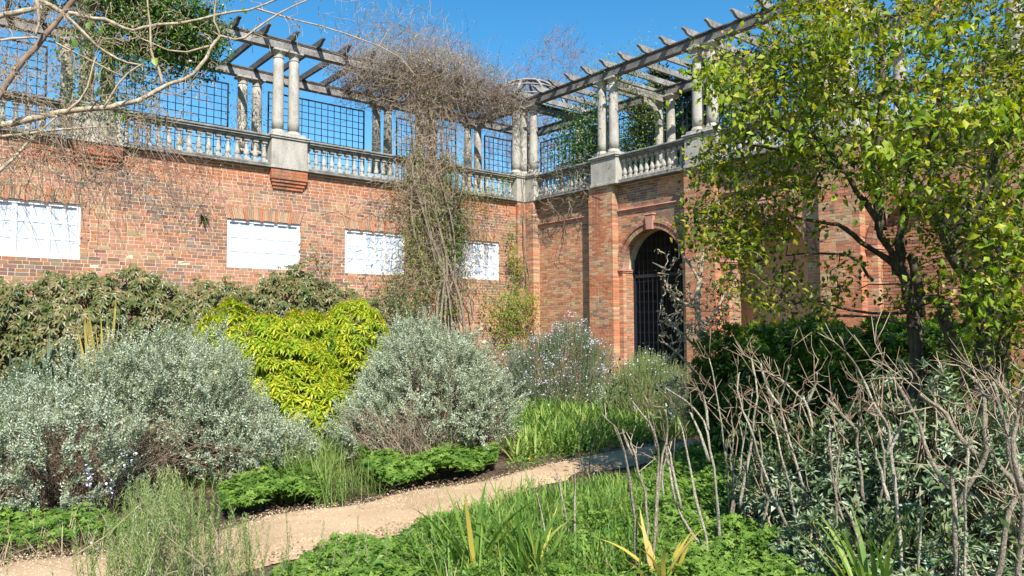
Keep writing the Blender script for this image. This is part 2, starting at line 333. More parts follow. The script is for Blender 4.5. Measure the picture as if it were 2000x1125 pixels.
M['lime_gold'] = leafmat('gold_green_leaf', [(.08, .16, .02), (.22, .31, .025), (.52, .50, .04)], .45, .4, .3, 5)
M['tree_tip'] = leafmat('copper_young_leaf', [(.42, .24, .1), (.55, .36, .18), (.66, .46, .12)], .4, .5)
M['conifer'] = leafmat('conifer_needle', [(.01, .028, .016), (.025, .06, .03), (.05, .10, .04)], .1, .6, .2, .7)
M['wist'] = leafmat('bud_leaf', [(.20, .24, .08), (.36, .38, .16), (.5, .48, .28)], .35, .6)
M['petal_w'] = leafmat('pale_lilac_petal', [(.55, .52, .66), (.72, .70, .82), (.8, .8, .84)], .3, .6)
M['petal_y'] = plain('dandelion_petal', (.85, .62, .02), .6); M['petal_b'] = leafmat('bluebell_petal', [(.22, .20, .6), (.36, .32, .75)], .3, .6)
M['litter'] = leafmat('dead_leaf', [(.10, .06, .035), (.22, .14, .08), (.36, .26, .17)], .1, .8)
# ================================================================== ground, path
def soil_sheet():
    n = 90; xs = np.linspace(-1, 1, n); xs = np.sign(xs) * (np.abs(xs) ** 2.2) * 150
    X, Y = np.meshgrid(xs + 9, xs + 10, indexing='ij')
    Z = .03 * np.sin(X * 1.7) * np.cos(Y * 1.3) + .02 * np.sin(X * 4.1 + Y * 3)
    r = np.hypot(X - 9, Y - 10); Z = np.where(r < 14, Z, 0) - .02
    V = np.stack([X, Y, Z], -1).reshape(-1, 3); i, j = np.meshgrid(np.arange(n - 1), np.arange(n - 1), indexing='ij'); k = (i * n + j).ravel()
    return mesh('ground', V, np.stack([k, k + n, k + n + 1, k + 1], 1), M['soil'], True)
tag(put('ground', soil_sheet()), kind='structure')
UP = [(-260, 1190), (0, 1095), (140, 1080), (300, 1066), (400, 1042), (500, 1008), (600, 994), (700, 984), (790, 960), (880, 948), (960, 938), (1010, 922), (1060, 910), (1110, 899), (1200, 880), (1330, 864), (1480, 852), (1650, 846)]
LO = [(-260, 1400), (0, 1280), (140, 1240), (300, 1190), (420, 1140), (530, 1098), (640, 1076), (700, 1058), (790, 1042), (880, 1010), (950, 988), (1020, 958), (1080, 940), (1150, 922), (1230, 906), (1330, 894), (1480, 880), (1650, 870)]
gu = smoothpath([G(*p) for p in UP], 4); gl = smoothpath([G(*p) for p in LO], 4)
def path_mesh():
    m = min(len(gu), len(gl)); k = 9; V = []
    for i in range(m):
        for j in range(k):
            t = j / (k - 1); p = gu[i] * (1 - t) + gl[i] * t
            e = rng.normal(0, .03, 2) if j in (0, k - 1) else np.zeros(2)
            V.append([p[0] + e[0], p[1] + e[1], .022 + .008 * math.sin(math.pi * t) + rng.normal(0, .0012) - (.035 if j in (0, k - 1) else 0)])
    F = [[i * k + j, i * k + j + 1, (i + 1) * k + j + 1, (i + 1) * k + j] for i in range(m - 1) for j in range(k - 1)]
    return mesh('path', np.array(V), np.array(F), M['gravel'], True)
tag(put('path', path_mesh()), kind='structure')
# ================================================================== brickwork
class Bricks:
    """bricks of one wall; the largest in the view become objects, the rest one bulk part"""
    def __init__(s): s.B = []; s.Cc = []
    def add(s, lo, hi, c): s.B.append((lo, hi)); s.Cc.append(c)
    def build(s, parent, zmin_vis, xr, n_obj=300):
        B = np.array(s.B, float); C = np.array(s.Cc); ctr = B.mean(1); size = B[:, 1] - B[:, 0]
        p = px(ctr); big = size.max(1) * size[:, 2] / p[:, 2] ** 2
        vis = (p[:, 0] > xr[0]) & (p[:, 0] < xr[1]) & (p[:, 1] > 0) & (ctr[:, 2] > zmin_vis) & (size.max(1) > .09)
        order = np.argsort(-np.where(vis, big, 0)); pick = order[:n_obj]; rest = np.setdiff1d(np.arange(len(B)), pick)
        units = []
        for k in range(8):
            V, F = box(0, 1, 0, 1, 0, 1); V = V + rng.uniform(-.008, .008, V.shape) * [1, 1, 2.0]
            units.append(mesh('brick', V, F, M['brick_o']))
        pl = parent_loc(parent)
        for i in pick:
            o = bpy.data.objects.new('brick', units[rng.integers(8)]); COL.objects.link(o); o.parent = parent
            o.location = B[i, 0] - pl; o.scale = size[i]; o.color = (*C[i], 1)
        U, F = box(0, 1, 0, 1, 0, 1); n = len(rest)
        V = U[None] + rng.uniform(-.008, .008, (n, 8, 3)) * [1, 1, 2.0]
        V = V * size[rest][:, None] + B[rest, 0][:, None]
        put('brickwork', mesh('brickwork', V.reshape(-1, 3), (F[None] + 8 * np.arange(n)[:, None, None]).reshape(-1, 4), M['brick_a'], False, None, np.repeat(C[rest], 8, 0)), parent, None, 'stuff')
def lay(bk, axis, face, depth, u0, u1, z0, z1, course, colf, holes=(), L=.225, j=.011, zoff=0.):
    """axis 'a': wall face normal to +b (u runs along X); axis 'b': normal to +a (u runs along Y)"""
    k = 0; z = z0
    while z < z1 - .01:
        zt = min(z + course, z1); zm = (z + zt) / 2
        cuts = []
        for h in holes:
            r = h(zm)
            if r: cuts.append(r)
        spans = [(u0, u1)]
        for c in cuts:
            ns = []
            for s_ in spans:
                if c[1] <= s_[0] or c[0] >= s_[1]: ns.append(s_); continue
                if c[0] > s_[0] + .02: ns.append((s_[0], c[0]))
                if c[1] < s_[1] - .02: ns.append((c[1], s_[1]))
            spans = ns
        for a, b in spans:
            u = a - (rng.uniform(0, .05) if b - a > 1 else 0); q = k
            while u < b - .02:
                ln = (L if (q % 2 == 0) else L / 2) if rng.random() > .07 else L * .75
                ue = min(u + ln, b)
                if b - ue < .05: ue = b
                us = max(u, a)
                w = face + rng.normal(0, .0012); jj = j if ue < b - 1e-6 else 0
                if ue - us > .03:
                    c = colf((us + ue) / 2, zm)
                    jz = rng.uniform(-.002, .002)
                    if axis == 'a': bk.add((us, w - depth, z + jz), (ue - jj, w, zt - j + jz), c)
                    else: bk.add((w - depth, us, z + jz), (w, ue - jj, zt - j + jz), c)
                u = ue; q += 1
        z = zt; k += 1
def pick(pal, w):
    c = np.array(pal[rng.choice(len(pal), p=np.array(w) / sum(w))]); c = c * .8 + np.array([.34, .2, .125]) * .2; return c * .9 * rng.uniform(.82, 1.14) * (1 + rng.normal(0, .03, 3))
RED, ORG, BRN, PLM, GRY, BUF, PNK, CLN = (.37, .125, .065), (.46, .19, .09), (.29, .15, .09), (.21, .11, .09), (.22, .175, .135), (.43, .28, .155), (.46, .22, .14), (.46, .145, .062)
def n2(u, z, s=1.0, ph=0): return .5 + .25 * math.sin(u * 2.1 * s + ph + 1.3 * math.sin(z * 2.3 * s)) + .25 * math.sin(z * 3.1 * s - u * 1.2 + ph * 2)
def col_left(u, z):
    q = n2(u, z)
    if z > 4.93 + .12 * (n2(u, 0, 1.7) - .5): return pick([CLN, ORG, RED, BRN], [5, 4, 3, .6])
    if q > .62: return pick([BRN, PLM, GRY, ORG], [4, 3, 2, 1.5])
    if q < .3: return pick([PNK, BUF, ORG], [5, 2, 2])
    return pick([PNK, ORG, BRN, BUF, PLM, GRY], [4, 4, 2, 1.5, 1, .7])
# ---- left wall -----------------------------------------------------
LW = empty('brick_wall', (7, 0, 0), 'long sunlit red brick garden wall with a row of white windows', 'wall')
WINS = [(11.38, 14.1, 6, 6), (6.86, 8.56, 3, 6), (4.02, 5.72, 3, 6), (.91, 2.61, 3, 6)]
ZS, ZH = 3.03, 4.13
mb = MB(); segs = sorted([(w[0], w[1]) for w in WINS]); x = -.4
mb.box(-.45, 15.5, -.5, -.0035, 0, ZS); mb.box(-.45, 15.5, -.5, -.0035, ZH, 5.349)
for s0, s1 in segs: mb.box(x, s0, -.5, -.0035, ZS, ZH); x = s1
mb.box(x, 15.5, -.5, -.0035, ZS, ZH); mb.put('mortar_bed', M['mortar'], LW)
bk = Bricks()
FLH = .27
def whole(w):
    return lambda z: (w[0], w[1]) if ZS < z < ZH else ((w[0] - (z - ZH) * .34, w[1] + (z - ZH) * .34) if ZH <= z < ZH + FLH else None)
lay(bk, 'a', 0, .1, .30, 15.5, .04, 5.34, .0735, col_left, [whole(w) for w in WINS])
for s0 in (-.0,):      # corner pier
    lay(bk, 'a', .08, .2, 0, .30, .04, 5.34, .0735, col_left); mbp = MB(); mbp.box(-.3, .292, -.4, .072, 0, 5.348); mbp.put('pier_core', M['mortar'], LW)
for ca in (3.3, 7.2, 11.14):   # corbelled brackets under the pedestals
    for i, (z0, wd, pr) in enumerate([(5.275, .44, .13), (5.2, .44, .13), (5.125, .44, .13), (5.05, .415, .10), (4.975, .39, .07), (4.9, .365, .04)]):
        u = ca - wd + (0 if i % 2 == 0 else -.056)
        while u < ca + wd - .01:
            a0 = max(u, ca - wd); a1 = min(u + .225, ca + wd); u += .225
            if a1 - a0 > .03: bk.add((a0, .006, z0), (a1 - .008, pr, z0 + .067), pick([CLN, RED, ORG], [6, 2, 2]))
    m2 = MB(); m2.box(ca - .43, ca + .43, .0065, .12, 5.12, 5.345); m2.box(ca - .355, ca + .355, .0065, .03, 4.9, 5.12); m2.put('corbel_bed', M['mortar'], LW)
bk.build(LW, 2.75, (0, 800))
for wi, w in enumerate(WINS):      # gauged flat arches
    m2 = MB(); n = int((w[1] - w[0]) / .04); top = .34 * FLH
    for i in range(n):
        t0, t1 = i / n, (i + .82) / n; lo0, lo1 = w[0] + t0 * (w[1] - w[0]), w[0] + t1 * (w[1] - w[0])
        h0, h1 = w[0] - top + t0 * (w[1] - w[0] + 2 * top), w[0] - top + t1 * (w[1] - w[0] + 2 * top)
        red = (i % 8) in (6, 7); zb = ZH - (.022 if red else 0); f = .004 if red else 0
        V = np.array([[lo0, -.1, zb], [lo1, -.1, zb], [lo1, f, zb], [lo0, f, zb], [h0, -.1, ZH + FLH], [h1, -.1, ZH + FLH], [h1, f, ZH + FLH], [h0, f, ZH + FLH]])
        m2.add(V, BF, col=pick([CLN, ORG], [1, 1]) if red else pick([BUF, BRN, PNK], [4, 2, 2]))
    m2.put('flat_arch', M['brick_a'], LW, kind='stuff')
# windows
for wi, (a0, a1, _, nc) in enumerate(WINS):
    nca = 3 if wi else 5; wd = (a1 - a0) / nca
    win = empty('window', ((a0 + a1) / 2, -.08, ZS)); win.parent = LW; win.location = Vector(((a0 + a1) / 2 - 7, -.08, ZS))
    fr = MB()
    for (q0, q1, z0, z1) in [(a0 + .002, a1 - .002, ZS + .001, ZS + .09), (a0 + .002, a1 - .002, ZH - .075, ZH - .001), (a0 + .002, a0 + .07, ZS + .09, ZH - .075), (a1 - .07, a1 - .002, ZS + .09, ZH - .075)]:
        fr.add(*rbox(q0, q1, -.11, -.045, z0, z1, .006))
    for k in range(1, nca): fr.add(*rbox(a0 + wd * k - .045, a0 + wd * k + .045, -.11, -.062, ZS + .09, ZH - .075, .006))
    fr.put('frame', M['white'], win)
    for k in range(nca):
        c0 = a0 + wd * k + (.07 if k == 0 else .045); c1 = a0 + wd * (k + 1) - (.07 if k == nca - 1 else .045)
        gb = MB(); cm = (c0 + c1) / 2; zz = np.linspace(ZS + .09, ZH - .075, 4)
        gb.box(cm - .021, cm + .021, -.1, -.075, zz[0], zz[3])
        for z in zz[1:3]: gb.box(c0, cm - .021, -.1, -.077, z - .02, z + .02); gb.box(cm + .021, c1, -.1, -.077, z - .02, z + .02)
        gb.put('glazing_bar', M['white'], win)
        for (p0, p1) in ((c0, cm - .021), (cm + .021, c1)):
            for r in range(3):
                pm = MB(); z0 = zz[r] + (.02 if r else 0); z1 = zz[r + 1] - (.02 if r < 2 else 0)
                pm.box(p0, p1, -.112, -.088 + rng.normal(0, .0007), z0, z1); pm.put('pane', M['pane'], win)
# ---- arcade --------------------------------------------------------
AR = empty('brick_arcade', (-.3, 7, 0), 'weathered brick arcade with arched openings and projecting piers beside the corner', 'arcade')
REC = -.22; PIL = [(2.66, 3.51), (5.78, 6.60), (9.06, 9.88), (12.3, 13.1)]
ARCH = [(3.655, 5.535, 3.18), (6.80, 8.68, 3.12), (10.1, 12.0, 3.12)]
def archhole(o, extra=0.):
    c, r = (o[0] + o[1]) / 2, (o[1] - o[0]) / 2
    def f(z):
        if z < o[2]: return (o[0], o[1])
        h = z - o[2]; R_ = r + extra
        if h < R_: w = math.sqrt(R_ * R_ - h * h); return (c - w, c + w)
        return None
    return f
cm = MB(); x = -.45
def core(u0, u1, z0, z1): cm.box(-.67, REC - .004, u0, u1, z0, z1)
for o in ARCH:
    core(x, o[0] - .006, 0, 5.349); c, r = (o[0] + o[1]) / 2, (o[1] - o[0]) / 2 + .006
    th = np.linspace(math.pi, 0, 25)
    for i in range(24):
        u0, u1 = c + r * math.cos(th[i]), c + r * math.cos(th[i + 1]); z0, z1 = o[2] + r * math.sin(th[i]), o[2] + r * math.sin(th[i + 1])
        V = np.array([[-.67, u0, z0], [REC - .006, u0, z0], [REC - .006, u1, z1], [-.67, u1, z1], [-.67, u0, 5.349], [REC - .006, u0, 5.349], [REC - .006, u1, 5.349], [-.67, u1, 5.349]]); cm.add(V, BF)
    x = o[1] + .006
core(x, 15.5, 0, 5.349)
for p0, p1 in PIL: cm.box(REC - .02, -.004, p0 + .005, p1 - .005, 0, 5.348)
cm.put('mortar_bed', M['mortar_old'], AR)
def col_right(u, z):
    q = n2(u, z, 1.2, 2)
    if z > 4.0 + .5 * n2(u, 3, 2) and q > .35: return pick([PLM, GRY, BRN, BUF], [3, 3, 3, 2.5]) * 1.05
    if q > .7: return pick([PLM, BRN, ORG, BUF], [1, 3, 2, 3]) * 1.2
    return pick([ORG, RED, BRN, BUF, PNK], [5, 2, 2, 3.5, 1.6]) * 1.3
def col_pil(u, z):
    q = n2(u, z, 1.5, 4); t = (u % 3.2)
    if 2.85 < u < 3.2 and 3.5 < z < 5.3: return pick([CLN, RED], [4, 1]) * 1.15
    if z < 3.0 and q < .65: return pick([CLN, ORG, RED], [4, 2, 1]) * 1.2
    if q > .55: return pick([BUF, BRN, ORG, PLM], [5, 2, 3, .6]) * 1.3
    return pick([ORG, RED, BUF, PNK, CLN], [4, 2, 2, 1.5, 2]) * 1.25
bk = Bricks(); CO = .062
lay(bk, 'b', REC, .11, .45, 2.62, .04, 4.60, CO, col_right); lay(bk, 'b', REC + .0, .11, .45, 2.62, 4.71, 5.34, CO, col_right)
for i, o in enumerate(ARCH):
    u0 = PIL[i][1]; u1 = PIL[i + 1][0]
    hole_in = archhole(o); hole_out = archhole(o, .215)
    lay(bk, 'b', REC, .11, u0, u1, .04, o[2], CO, col_right, [hole_in])
    lay(bk, 'b', REC, .11, u0, u1, o[2], 4.60, CO, col_right, [hole_out])
    lay(bk, 'b', REC, .11, u0, u1, 4.71, 5.34, CO, col_right)
    # brick jambs inside the opening, facing +b and -b
    lay(bk, 'a', o[0] + .002, .1, -.66, REC - .12, .04, o[2], CO, lambda u, z: pick([BUF, PNK, ORG], [4, 3, 2]), L=.23)
for i, (p0, p1) in enumerate(PIL): lay(bk, 'b', 0, .235, p0, p1, .04, 5.34, CO, col_pil)
lay(bk, 'b', 0, .235, .085, .42, .04, 5.34, CO, col_right); cmp = MB(); cmp.box(-.3, -.004, .088, .415, 0, 5.347); cmp.put('pier_core', M['mortar_old'], AR)
lay(bk, 'b', REC, .11, PIL[3][1], 15.5, .04, 5.34, CO, col_right)
bk.build(AR, 2.0, (1020, 1430))
for i, o in enumerate(ARCH):        # arch rings, keystones, imposts, string courses
    c, r = (o[0] + o[1]) / 2, (o[1] - o[0]) / 2; n = 30
    for k in range(n):
        t0, t1 = math.pi * k / n, math.pi * (k + .86) / n
        if abs((t0 + t1) / 2 - math.pi / 2) < .09: continue
        for (ri, ro, f0, f1) in ((r, r + .125, -.44, REC + .012), (r + .135, r + .21, -.3, REC + .04)):
            V = []
            for w in (f0, f1):
                for (rr, t) in ((ri, t0), (ro, t0), (ro, t1), (ri, t1)): V.append([w, c - rr * math.cos(t), o[2] + rr * math.sin(t)])
            m2 = MB(); m2.add(np.array(V) + rng.normal(0, .001, (8, 3)), BF, col=pick([(.42, .2, .15), BUF, PNK, RED], [4, 2, 3, 2])); m2.put('voussoir', M['brick_a'], AR)
    m2 = MB(); V = []
    for w in (-.3, REC + .085):
        for (zz, hw) in ((o[2] + r - .02, .085), (o[2] + r + .32, .125)): V += [[w, c - hw, zz], [w, c + hw, zz]]
    m2.add(np.array(V), np.array([[0, 1, 3, 2], [4, 5, 7, 6], [0, 1, 5, 4], [2, 3, 7, 6], [0, 2, 6, 4], [1, 3, 7, 5]])); m2.add(*rbox(-.3, REC + .1, c - .15, c + .15, o[2] + r + .325, o[2] + r + .365)); m2.put('keystone', M['terracotta'], AR)
    for (q0, q1) in ((PIL[i][1] + .004, o[0] + .045), (o[1] - .045, PIL[i + 1][0] - .004)):
        m2 = MB(); s = .03 if q1 < c else -.03
        lo_, hi_ = (q0, q1) if q1 < c else (q0, q1)
        m2.add(*rbox(-.64, REC + .06, lo_, hi_, 3.12, 3.165, .01)); m2.add(*rbox(-.64, REC + .035, lo_ + (0 if q1 < c else .02), hi_ - (.02 if q1 < c else 0), 3.08, 3.118, .01)); m2.add(*rbox(-.64, REC + .045, lo_ + (0 if q1 < c else .012), hi_ - (.012 if q1 < c else 0), 3.168, 3.185, .006))
        m2.put('impost', M['terracotta'], AR)
for (q0, q1) in [(.44, 2.64)] + [(PIL[i][1] + .004, PIL[i + 1][0] - .004) for i in range(3)]:
    m2 = MB(); m2.add(*rbox(REC - .05, REC + .055, q0, q1, 4.665, 4.70, .01)); m2.add(*rbox(REC - .05, REC + .035, q0, q1, 4.635, 4.662, .008)); m2.add(*rbox(REC - .05, REC + .018, q0, q1, 4.604, 4.632, .006)); m2.put('string_course', M['terracotta'], AR)
# interior of the arcade
m2 = MB(); m2.box(-4.6, -4.4, -.45, 6.05, 0, 5.2); m2.box(-4.4, -.68, 6.05, 6.15, 0, 5.2); m2.put('shaded_inner_wall', M['shaded_plaster'], AR); m2 = MB(); m2.box(-4.4, -.68, 6.152, 6.25, 0, 5.2); m2.box(-1.55, -1.45, 6.25, 15.5, 0, 5.2); m2.put('inner_wall', M['plaster'], AR)
m2 = MB(); m2.box(-4.6, -.675, -.45, 15.5, 5.205, 5.34); m2.put('vault_slab', M['mortar_old'], AR)
m2 = MB(); m2.box(-2.9, 15.5, -2.9, -.505, 5.12, 5.30); tag(m2.put('terrace_floor', M['stone_dark']), kind='structure')
m2 = MB(); m2.box(-1.45, -.1, 3.0, 15.5, -.1, .05); tag(m2.put('arcade_floor', M['stone_dark']), kind='structure')
# blind wall in the third arch
bk2 = MB()
for zc in range(0, 66):
    z0 = .1 + zc * .062; u = 10.0 - (zc % 2) * .11
    while u < 12.1: bk2.box(-.45, -.40, u, u + .21, z0, z0 + .052, col=pick([ORG, PNK, RED, BRN], [3, 3, 2, 1])); u += .222
bk2.put('arch_infill', M['brick_a'], AR, kind='stuff')
# iron gate
GT = empty('iron_gate', (-.62, 4.6, 0), 'tall black iron grille gate filling the dark arched doorway', 'gate')
c, r = 4.595, .93
def topz(b): return 3.18 + math.sqrt(max(0, r * r - (b - c) ** 2)) - .02
for b in np.arange(3.70, 5.52, .145):
    m2 = MB(); m2.box(-.63, -.612, b, b + .013, .06, topz(b)); m2.put('bar', M['iron'], GT)
for z in np.arange(.25, 4.0, .26):
    w = r if z < 3.18 else math.sqrt(max(0.01, r * r - (z - 3.18) ** 2)) - .02
    m2 = MB(); m2.box(-.645, -.632, c - w, c + w, z, z + .013); m2.put('crossbar', M['iron'], GT)
for (b0, b1, z0, z1) in ((4.56, 4.65, .06, 3.0), (3.665, 3.72, .06, 3.15), (5.47, 5.525, .06, 3.15), (3.665, 5.525, 2.95, 3.03)):
    m2 = MB(); m2.box(-.66, -.60, b0, b1, z0, z1); m2.put('frame', M['iron'], GT)
m2 = MB(); m2.box(-.60, -.575, 4.57, 4.64, 1.2, 1.42); m2.put('lock', M['iron'], GT)
# ================================================================== balustrades
def baluster_mesh():
    m = MB(); m.add(*rbox(-.065, .065, -.065, .065, 0, .085, .006)); m.add(*rbox(-.06, .06, -.06, .06, .46, .53, .006))
    prof = [(.052, .085), (.055, .1), (.042, .112), (.046, .13), (.058, .155), (.06, .185), (.052, .235), (.038, .30), (.033, .36), (.031, .39), (.043, .40), (.043, .412), (.032, .42), (.034, .44), (.05, .46)]
    m.add(*lathe(prof, 12)); return m.mesh('baluster', M['stone'])
BM = baluster_mesh()
def run(parent, axis, u0, u1, mid, step):
    """plinth, rail and balusters of one bay"""
    def B(m, lo, hi, w0, w1, z0, z1, r=.012):
        if axis == 'a': m.add(*rbox(lo, hi, w0, w1, z0, z1, r))
        else: m.add(*rbox(w0, w1, lo, hi, z0, z1, r))
    p = MB(); B(p, u0, u1, mid - .2, mid + .20, 5.352, 5.40); B(p, u0, u1, mid - .16, mid + .17, 5.402, 5.46); p.put('plinth', M['stone_dark'], parent)
    q = MB(); B(q, u0, u1, mid - .10, mid + .10, 5.985, 6.02, .008); B(q, u0, u1, mid - .14, mid + .14, 6.022, 6.06, .01); B(q, u0, u1, mid - .165, mid + .165, 6.062, 6.12, .02); q.put('handrail', M['stone_dark'], parent)
    n = max(2, int(round((u1 - u0) / step))); pl = parent_loc(parent)
    for k in range(n):
        u = u0 + (k + .5) * (u1 - u0) / n
        o = bpy.data.objects.new('baluster', BM); COL.objects.link(o); o.parent = parent
        o.location = Vector((u, mid, 5.458) if axis == 'a' else (mid, u, 5.458)) - Vector(pl); o.rotation_euler.z = rng.normal(0, .03)
def pedestal(parent, axis, c, hw, w0, w1):
    m = MB()
    def B(lo, hi, a, b, z0, z1, r=.012):
        if axis == 'a': m.add(*rbox(lo, hi, a, b, z0, z1, r))
        else: m.add(*rbox(a, b, lo, hi, z0, z1, r))
    B(c - hw - .02, c + hw + .02, w0, w1 + .03, 5.352, 5.43); B(c - hw, c + hw, w0, w1, 5.432, 6.05, .008)
    B(c - hw - .03, c + hw + .03, w0 - .02, w1 + .035, 6.052, 6.09, .015); B(c - hw - .05, c + hw + .05, w0 - .04, w1 + .055, 6.092, 6.14, .02); B(c - hw + .03, c + hw - .03, w0 + .02, w1 - .02, 6.142, 6.215, .01)
    m.put('pedestal', M['stone'], parent)
BL = empty('stone_balustrade', (7, 0, 5.35), 'pale stone balustrade along the top of the long window wall on the left', 'balustrade')
PL_ = [3.3, 7.2, 11.14]; HW = .43
e = [.36] + [v for p in PL_ for v in (p - HW, p + HW)] + [15.5]
for i in range(0, len(e), 2): run(BL, 'a', e[i] + .002, e[i + 1] - .002, -.06, .207)
for p in PL_: pedestal(BL, 'a', p, HW, -.42, .13)
BR_ = empty('stone_balustrade', (0, 7, 5.35), 'shadier stone balustrade above the brick arcade on the right', 'balustrade')
PR_ = [3.25, 6.30, 9.45, 12.7]
e = [.50] + [v for p in PR_ for v in (p - HW - .02, p + HW + .02)] + [15.5]
for i in range(0, len(e), 2): run(BR_, 'b', e[i] + .002, e[i + 1] - .002, -.20, .178)
for p in PR_: pedestal(BR_, 'b', p, HW + .02, -.42, .05)
CPD = MB()
for (x0, x1, y0, y1) in ((.02, .34, -.3, .11), (-.3, .015, -.3, .49)):
    CPD.add(*rbox(x0, x1, y0, y1, 5.352, 6.05)); CPD.add(*rbox(x0 - .03, x1 + .03, y0, y1 + .035, 6.052, 6.09)); CPD.add(*rbox(x0 - .04, x1 + .045, y0, y1 + .05, 6.092, 6.14)); CPD.add(*rbox(x0, x1, y0, y1, 6.142, 6.215))
CPD.put('corner_pedestal', M['stone'], BL)
# ================================================================== pergolas
def column_meshes():
    sh = MB(); zs = np.linspace(.09, 1.80, 9); t = (zs - .09) / 1.71; rr = .135 - .022 * t ** 1.6
    sh.add(*lathe(list(zip(rr, zs)), 20)); a = sh.mesh('shaft', M['stone'], True)
    b = MB(); b.add(*lathe([(.17, 0), (.175, .02), (.17, .045), (.15, .055), (.155, .075), (.138, .088), (.135, .092)], 20)); b = b.mesh('base', M['stone'], True)
    c = MB(); c.add(*lathe([(.113, 1.78), (.128, 1.79), (.128, 1.805), (.115, 1.815), (.115, 1.87), (.125, 1.885), (.16, 1.925), (.165, 1.935)], 20)); c.add(*rbox(-.17, .17, -.17, .17, 1.936, 1.985, .006)); c = c.mesh('capital', M['stone'])
    return a, b, c
CM = column_meshes()
def column(parent, x, y, z=6.215):
    pl = parent_loc(parent); o = bpy.data.objects.new('column', None); COL.objects.link(o); o.empty_display_size = .1; o.parent = parent; o.location = Vector((x, y, z)) - Vector(pl)
    o.rotation_euler.z = rng.uniform(0, 6)  if False else 0
    for nm, m in zip(('shaft', 'base', 'capital'), CM):
        k = bpy.data.objects.new(nm, m); COL.objects.link(k); k.parent = o
def beam(parent, axis, u0, u1, w, mat='timber', z=8.205):
    m = MB()
    def B(a, b, z0, z1, r=.008):
        if axis == 'a': m.add(*rbox(u0, u1, w + a, w + b, z0, z1, r))
        else: m.add(*rbox(w + a, w + b, u0, u1, z0, z1, r))
    B(-.09, .09, z, z + .175); m.put('beam', M[mat], parent); m = MB(); B(-.105, .105, z + .176, z + .205); B(-.12, .12, z + .206, z + .25); m.put('beam_moulding', M['timber_dark'], parent)
def rafter_mesh(axis, ln, h=.15, wd=.07):
    """rafter with an ogee cut at both tails, running from +.42 to -ln"""
    top = [(.46, h), (.46, h - .03), (.42, h - .05), (.37, h - .065), (.33, h - .10), (.29, h - .13), (.24, 0)]
    pr = top + [(-ln + .24 - .0, 0), (-ln + .05, h - .1), (-ln, h - .03), (-ln, h)]
    n = len(pr); V = []
    for s in (-wd / 2, wd / 2):
        for (w, z) in pr: V.append((s, w, z) if axis == 'a' else (w, s, z))
    F4 = np.array([[i, (i + 1) % n, n + (i + 1) % n, n + i] for i in range(n)])
    return mesh('rafter', np.array(V), [F4, np.array([list(range(n)), list(range(n, 2 * n))])], M['timber_dark' if axis == 'a' else 'timber'])
PGL = empty('timber_pergola', (7, -1.2, 6.2), 'grey timber pergola on paired stone columns above the window wall', 'pergola')
PGR = empty('timber_pergola', (-1.2, 7, 6.2), 'grey timber pergola on paired stone columns above the brick arcade', 'pergola')
WR = -2.5
for p in PL_:
    for s in (-.19, .19): column(PGL, p + s, -.14); column(PGL, p + s, WR)
for p in PR_:
    for s in (-.2, .2): column(PGR, -.16, p + s); column(PGR, WR, p + s)
for (x, y) in ((.19, -.1), (-.14, -.14), (-.14, .3)): column(PGL, x, y)
for (x, y) in ((WR, WR), (WR, -.2), (-.2, WR), (.2, WR)): column(PGL, x, y)
beam(PGL, 'a', -2.8, 15.5, -.10); beam(PGL, 'a', -2.8, 15.5, WR, 'timber')
beam(PGR, 'b', -2.8, 15.5, -.12, 'timber_shaded'); beam(PGR, 'b', -2.8, 15.5, WR, 'timber', 8.20)  # arcade front beam: darker timber copy, its shaded face put into the colour
ra, rb = rafter_mesh('a', 2.95), rafter_mesh('b', 2.95)
pl = Vector(parent_loc(PGL))
for u in [x for x in np.arange(.42, 15.5, .672)] + [14.9]:
    o = bpy.data.objects.new('rafter', ra); COL.objects.link(o); o.parent = PGL; o.location = Vector((float(u) + rng.normal(0, .012), rng.normal(0, .01) - .08, 8.43)) - pl
pl = Vector(parent_loc(PGR))
for u in np.arange(.20, 15.5, .652):
    o = bpy.data.objects.new('rafter', rb); COL.objects.link(o); o.parent = PGR; o.location = Vector((rng.normal(0, .01) - .1, float(u) + rng.normal(0, .012), 8.43)) - pl
for p in PR_[:3]:                    # heavy tie beams with curved braces
    m = MB(); m.add(*rbox(WR + .1, -.25, p - .06, p + .06, 8.02, 8.26)); m.put('tie_beam', M['timber'], PGR)
    m = MB(); th = np.linspace(0, math.pi / 2, 9); R0, R1 = .62, .78; c_ = (WR + .95, 7.35); V = []
    for s in (-.05, .05):
        for t in th:
            for rr in (R0, R1): V.append([c_[0] - rr * math.cos(t), p + s, c_[1] + rr * .86 * math.sin(t)])
    F = []
    for i in range(8):
        a = i * 2; F += [[a, a + 2, a + 3, a + 1], [18 + a, 18 + a + 1, 18 + a + 3, 18 + a + 2], [a, 18 + a, 18 + a + 2, a + 2], [a + 1, a + 3, 18 + a + 3, 18 + a + 1]]
    m.add(np.array(V), np.array(F)); m.put('curved_brace', M['timber'], PGR)
# timber dome ribs over the corner
DM = empty('timber_dome', (-1.3, -1.3, 8.5), 'small open dome of curved grey timber ribs over the pergola corner', 'dome')
for k in range(10):
    t = k * math.pi * 2 / 10; th = np.linspace(0, 1.5, 9)
    pts = np.array([[-1.3 + 1.35 * math.cos(q) * math.cos(t), -1.3 + 1.35 * math.cos(q) * math.sin(t), 8.45 + 1.15 * math.sin(q)] for q in th]); m = MB(); m.add(*tube(pts, .045, 4)); m.put('rib', M['timber'], DM)
for q in (.35, .7, 1.05):
    t = np.linspace(0, 2 * math.pi, 25); m = MB(); m.add(*tube(np.stack([-1.3 + 1.35 * math.cos(q) * np.cos(t), -1.3 + 1.35 * math.cos(q) * np.sin(t), 8.45 + 1.15 * math.sin(q) + 0 * t], 1), .028, 4, False)); m.put('hoop', M['timber'], DM)
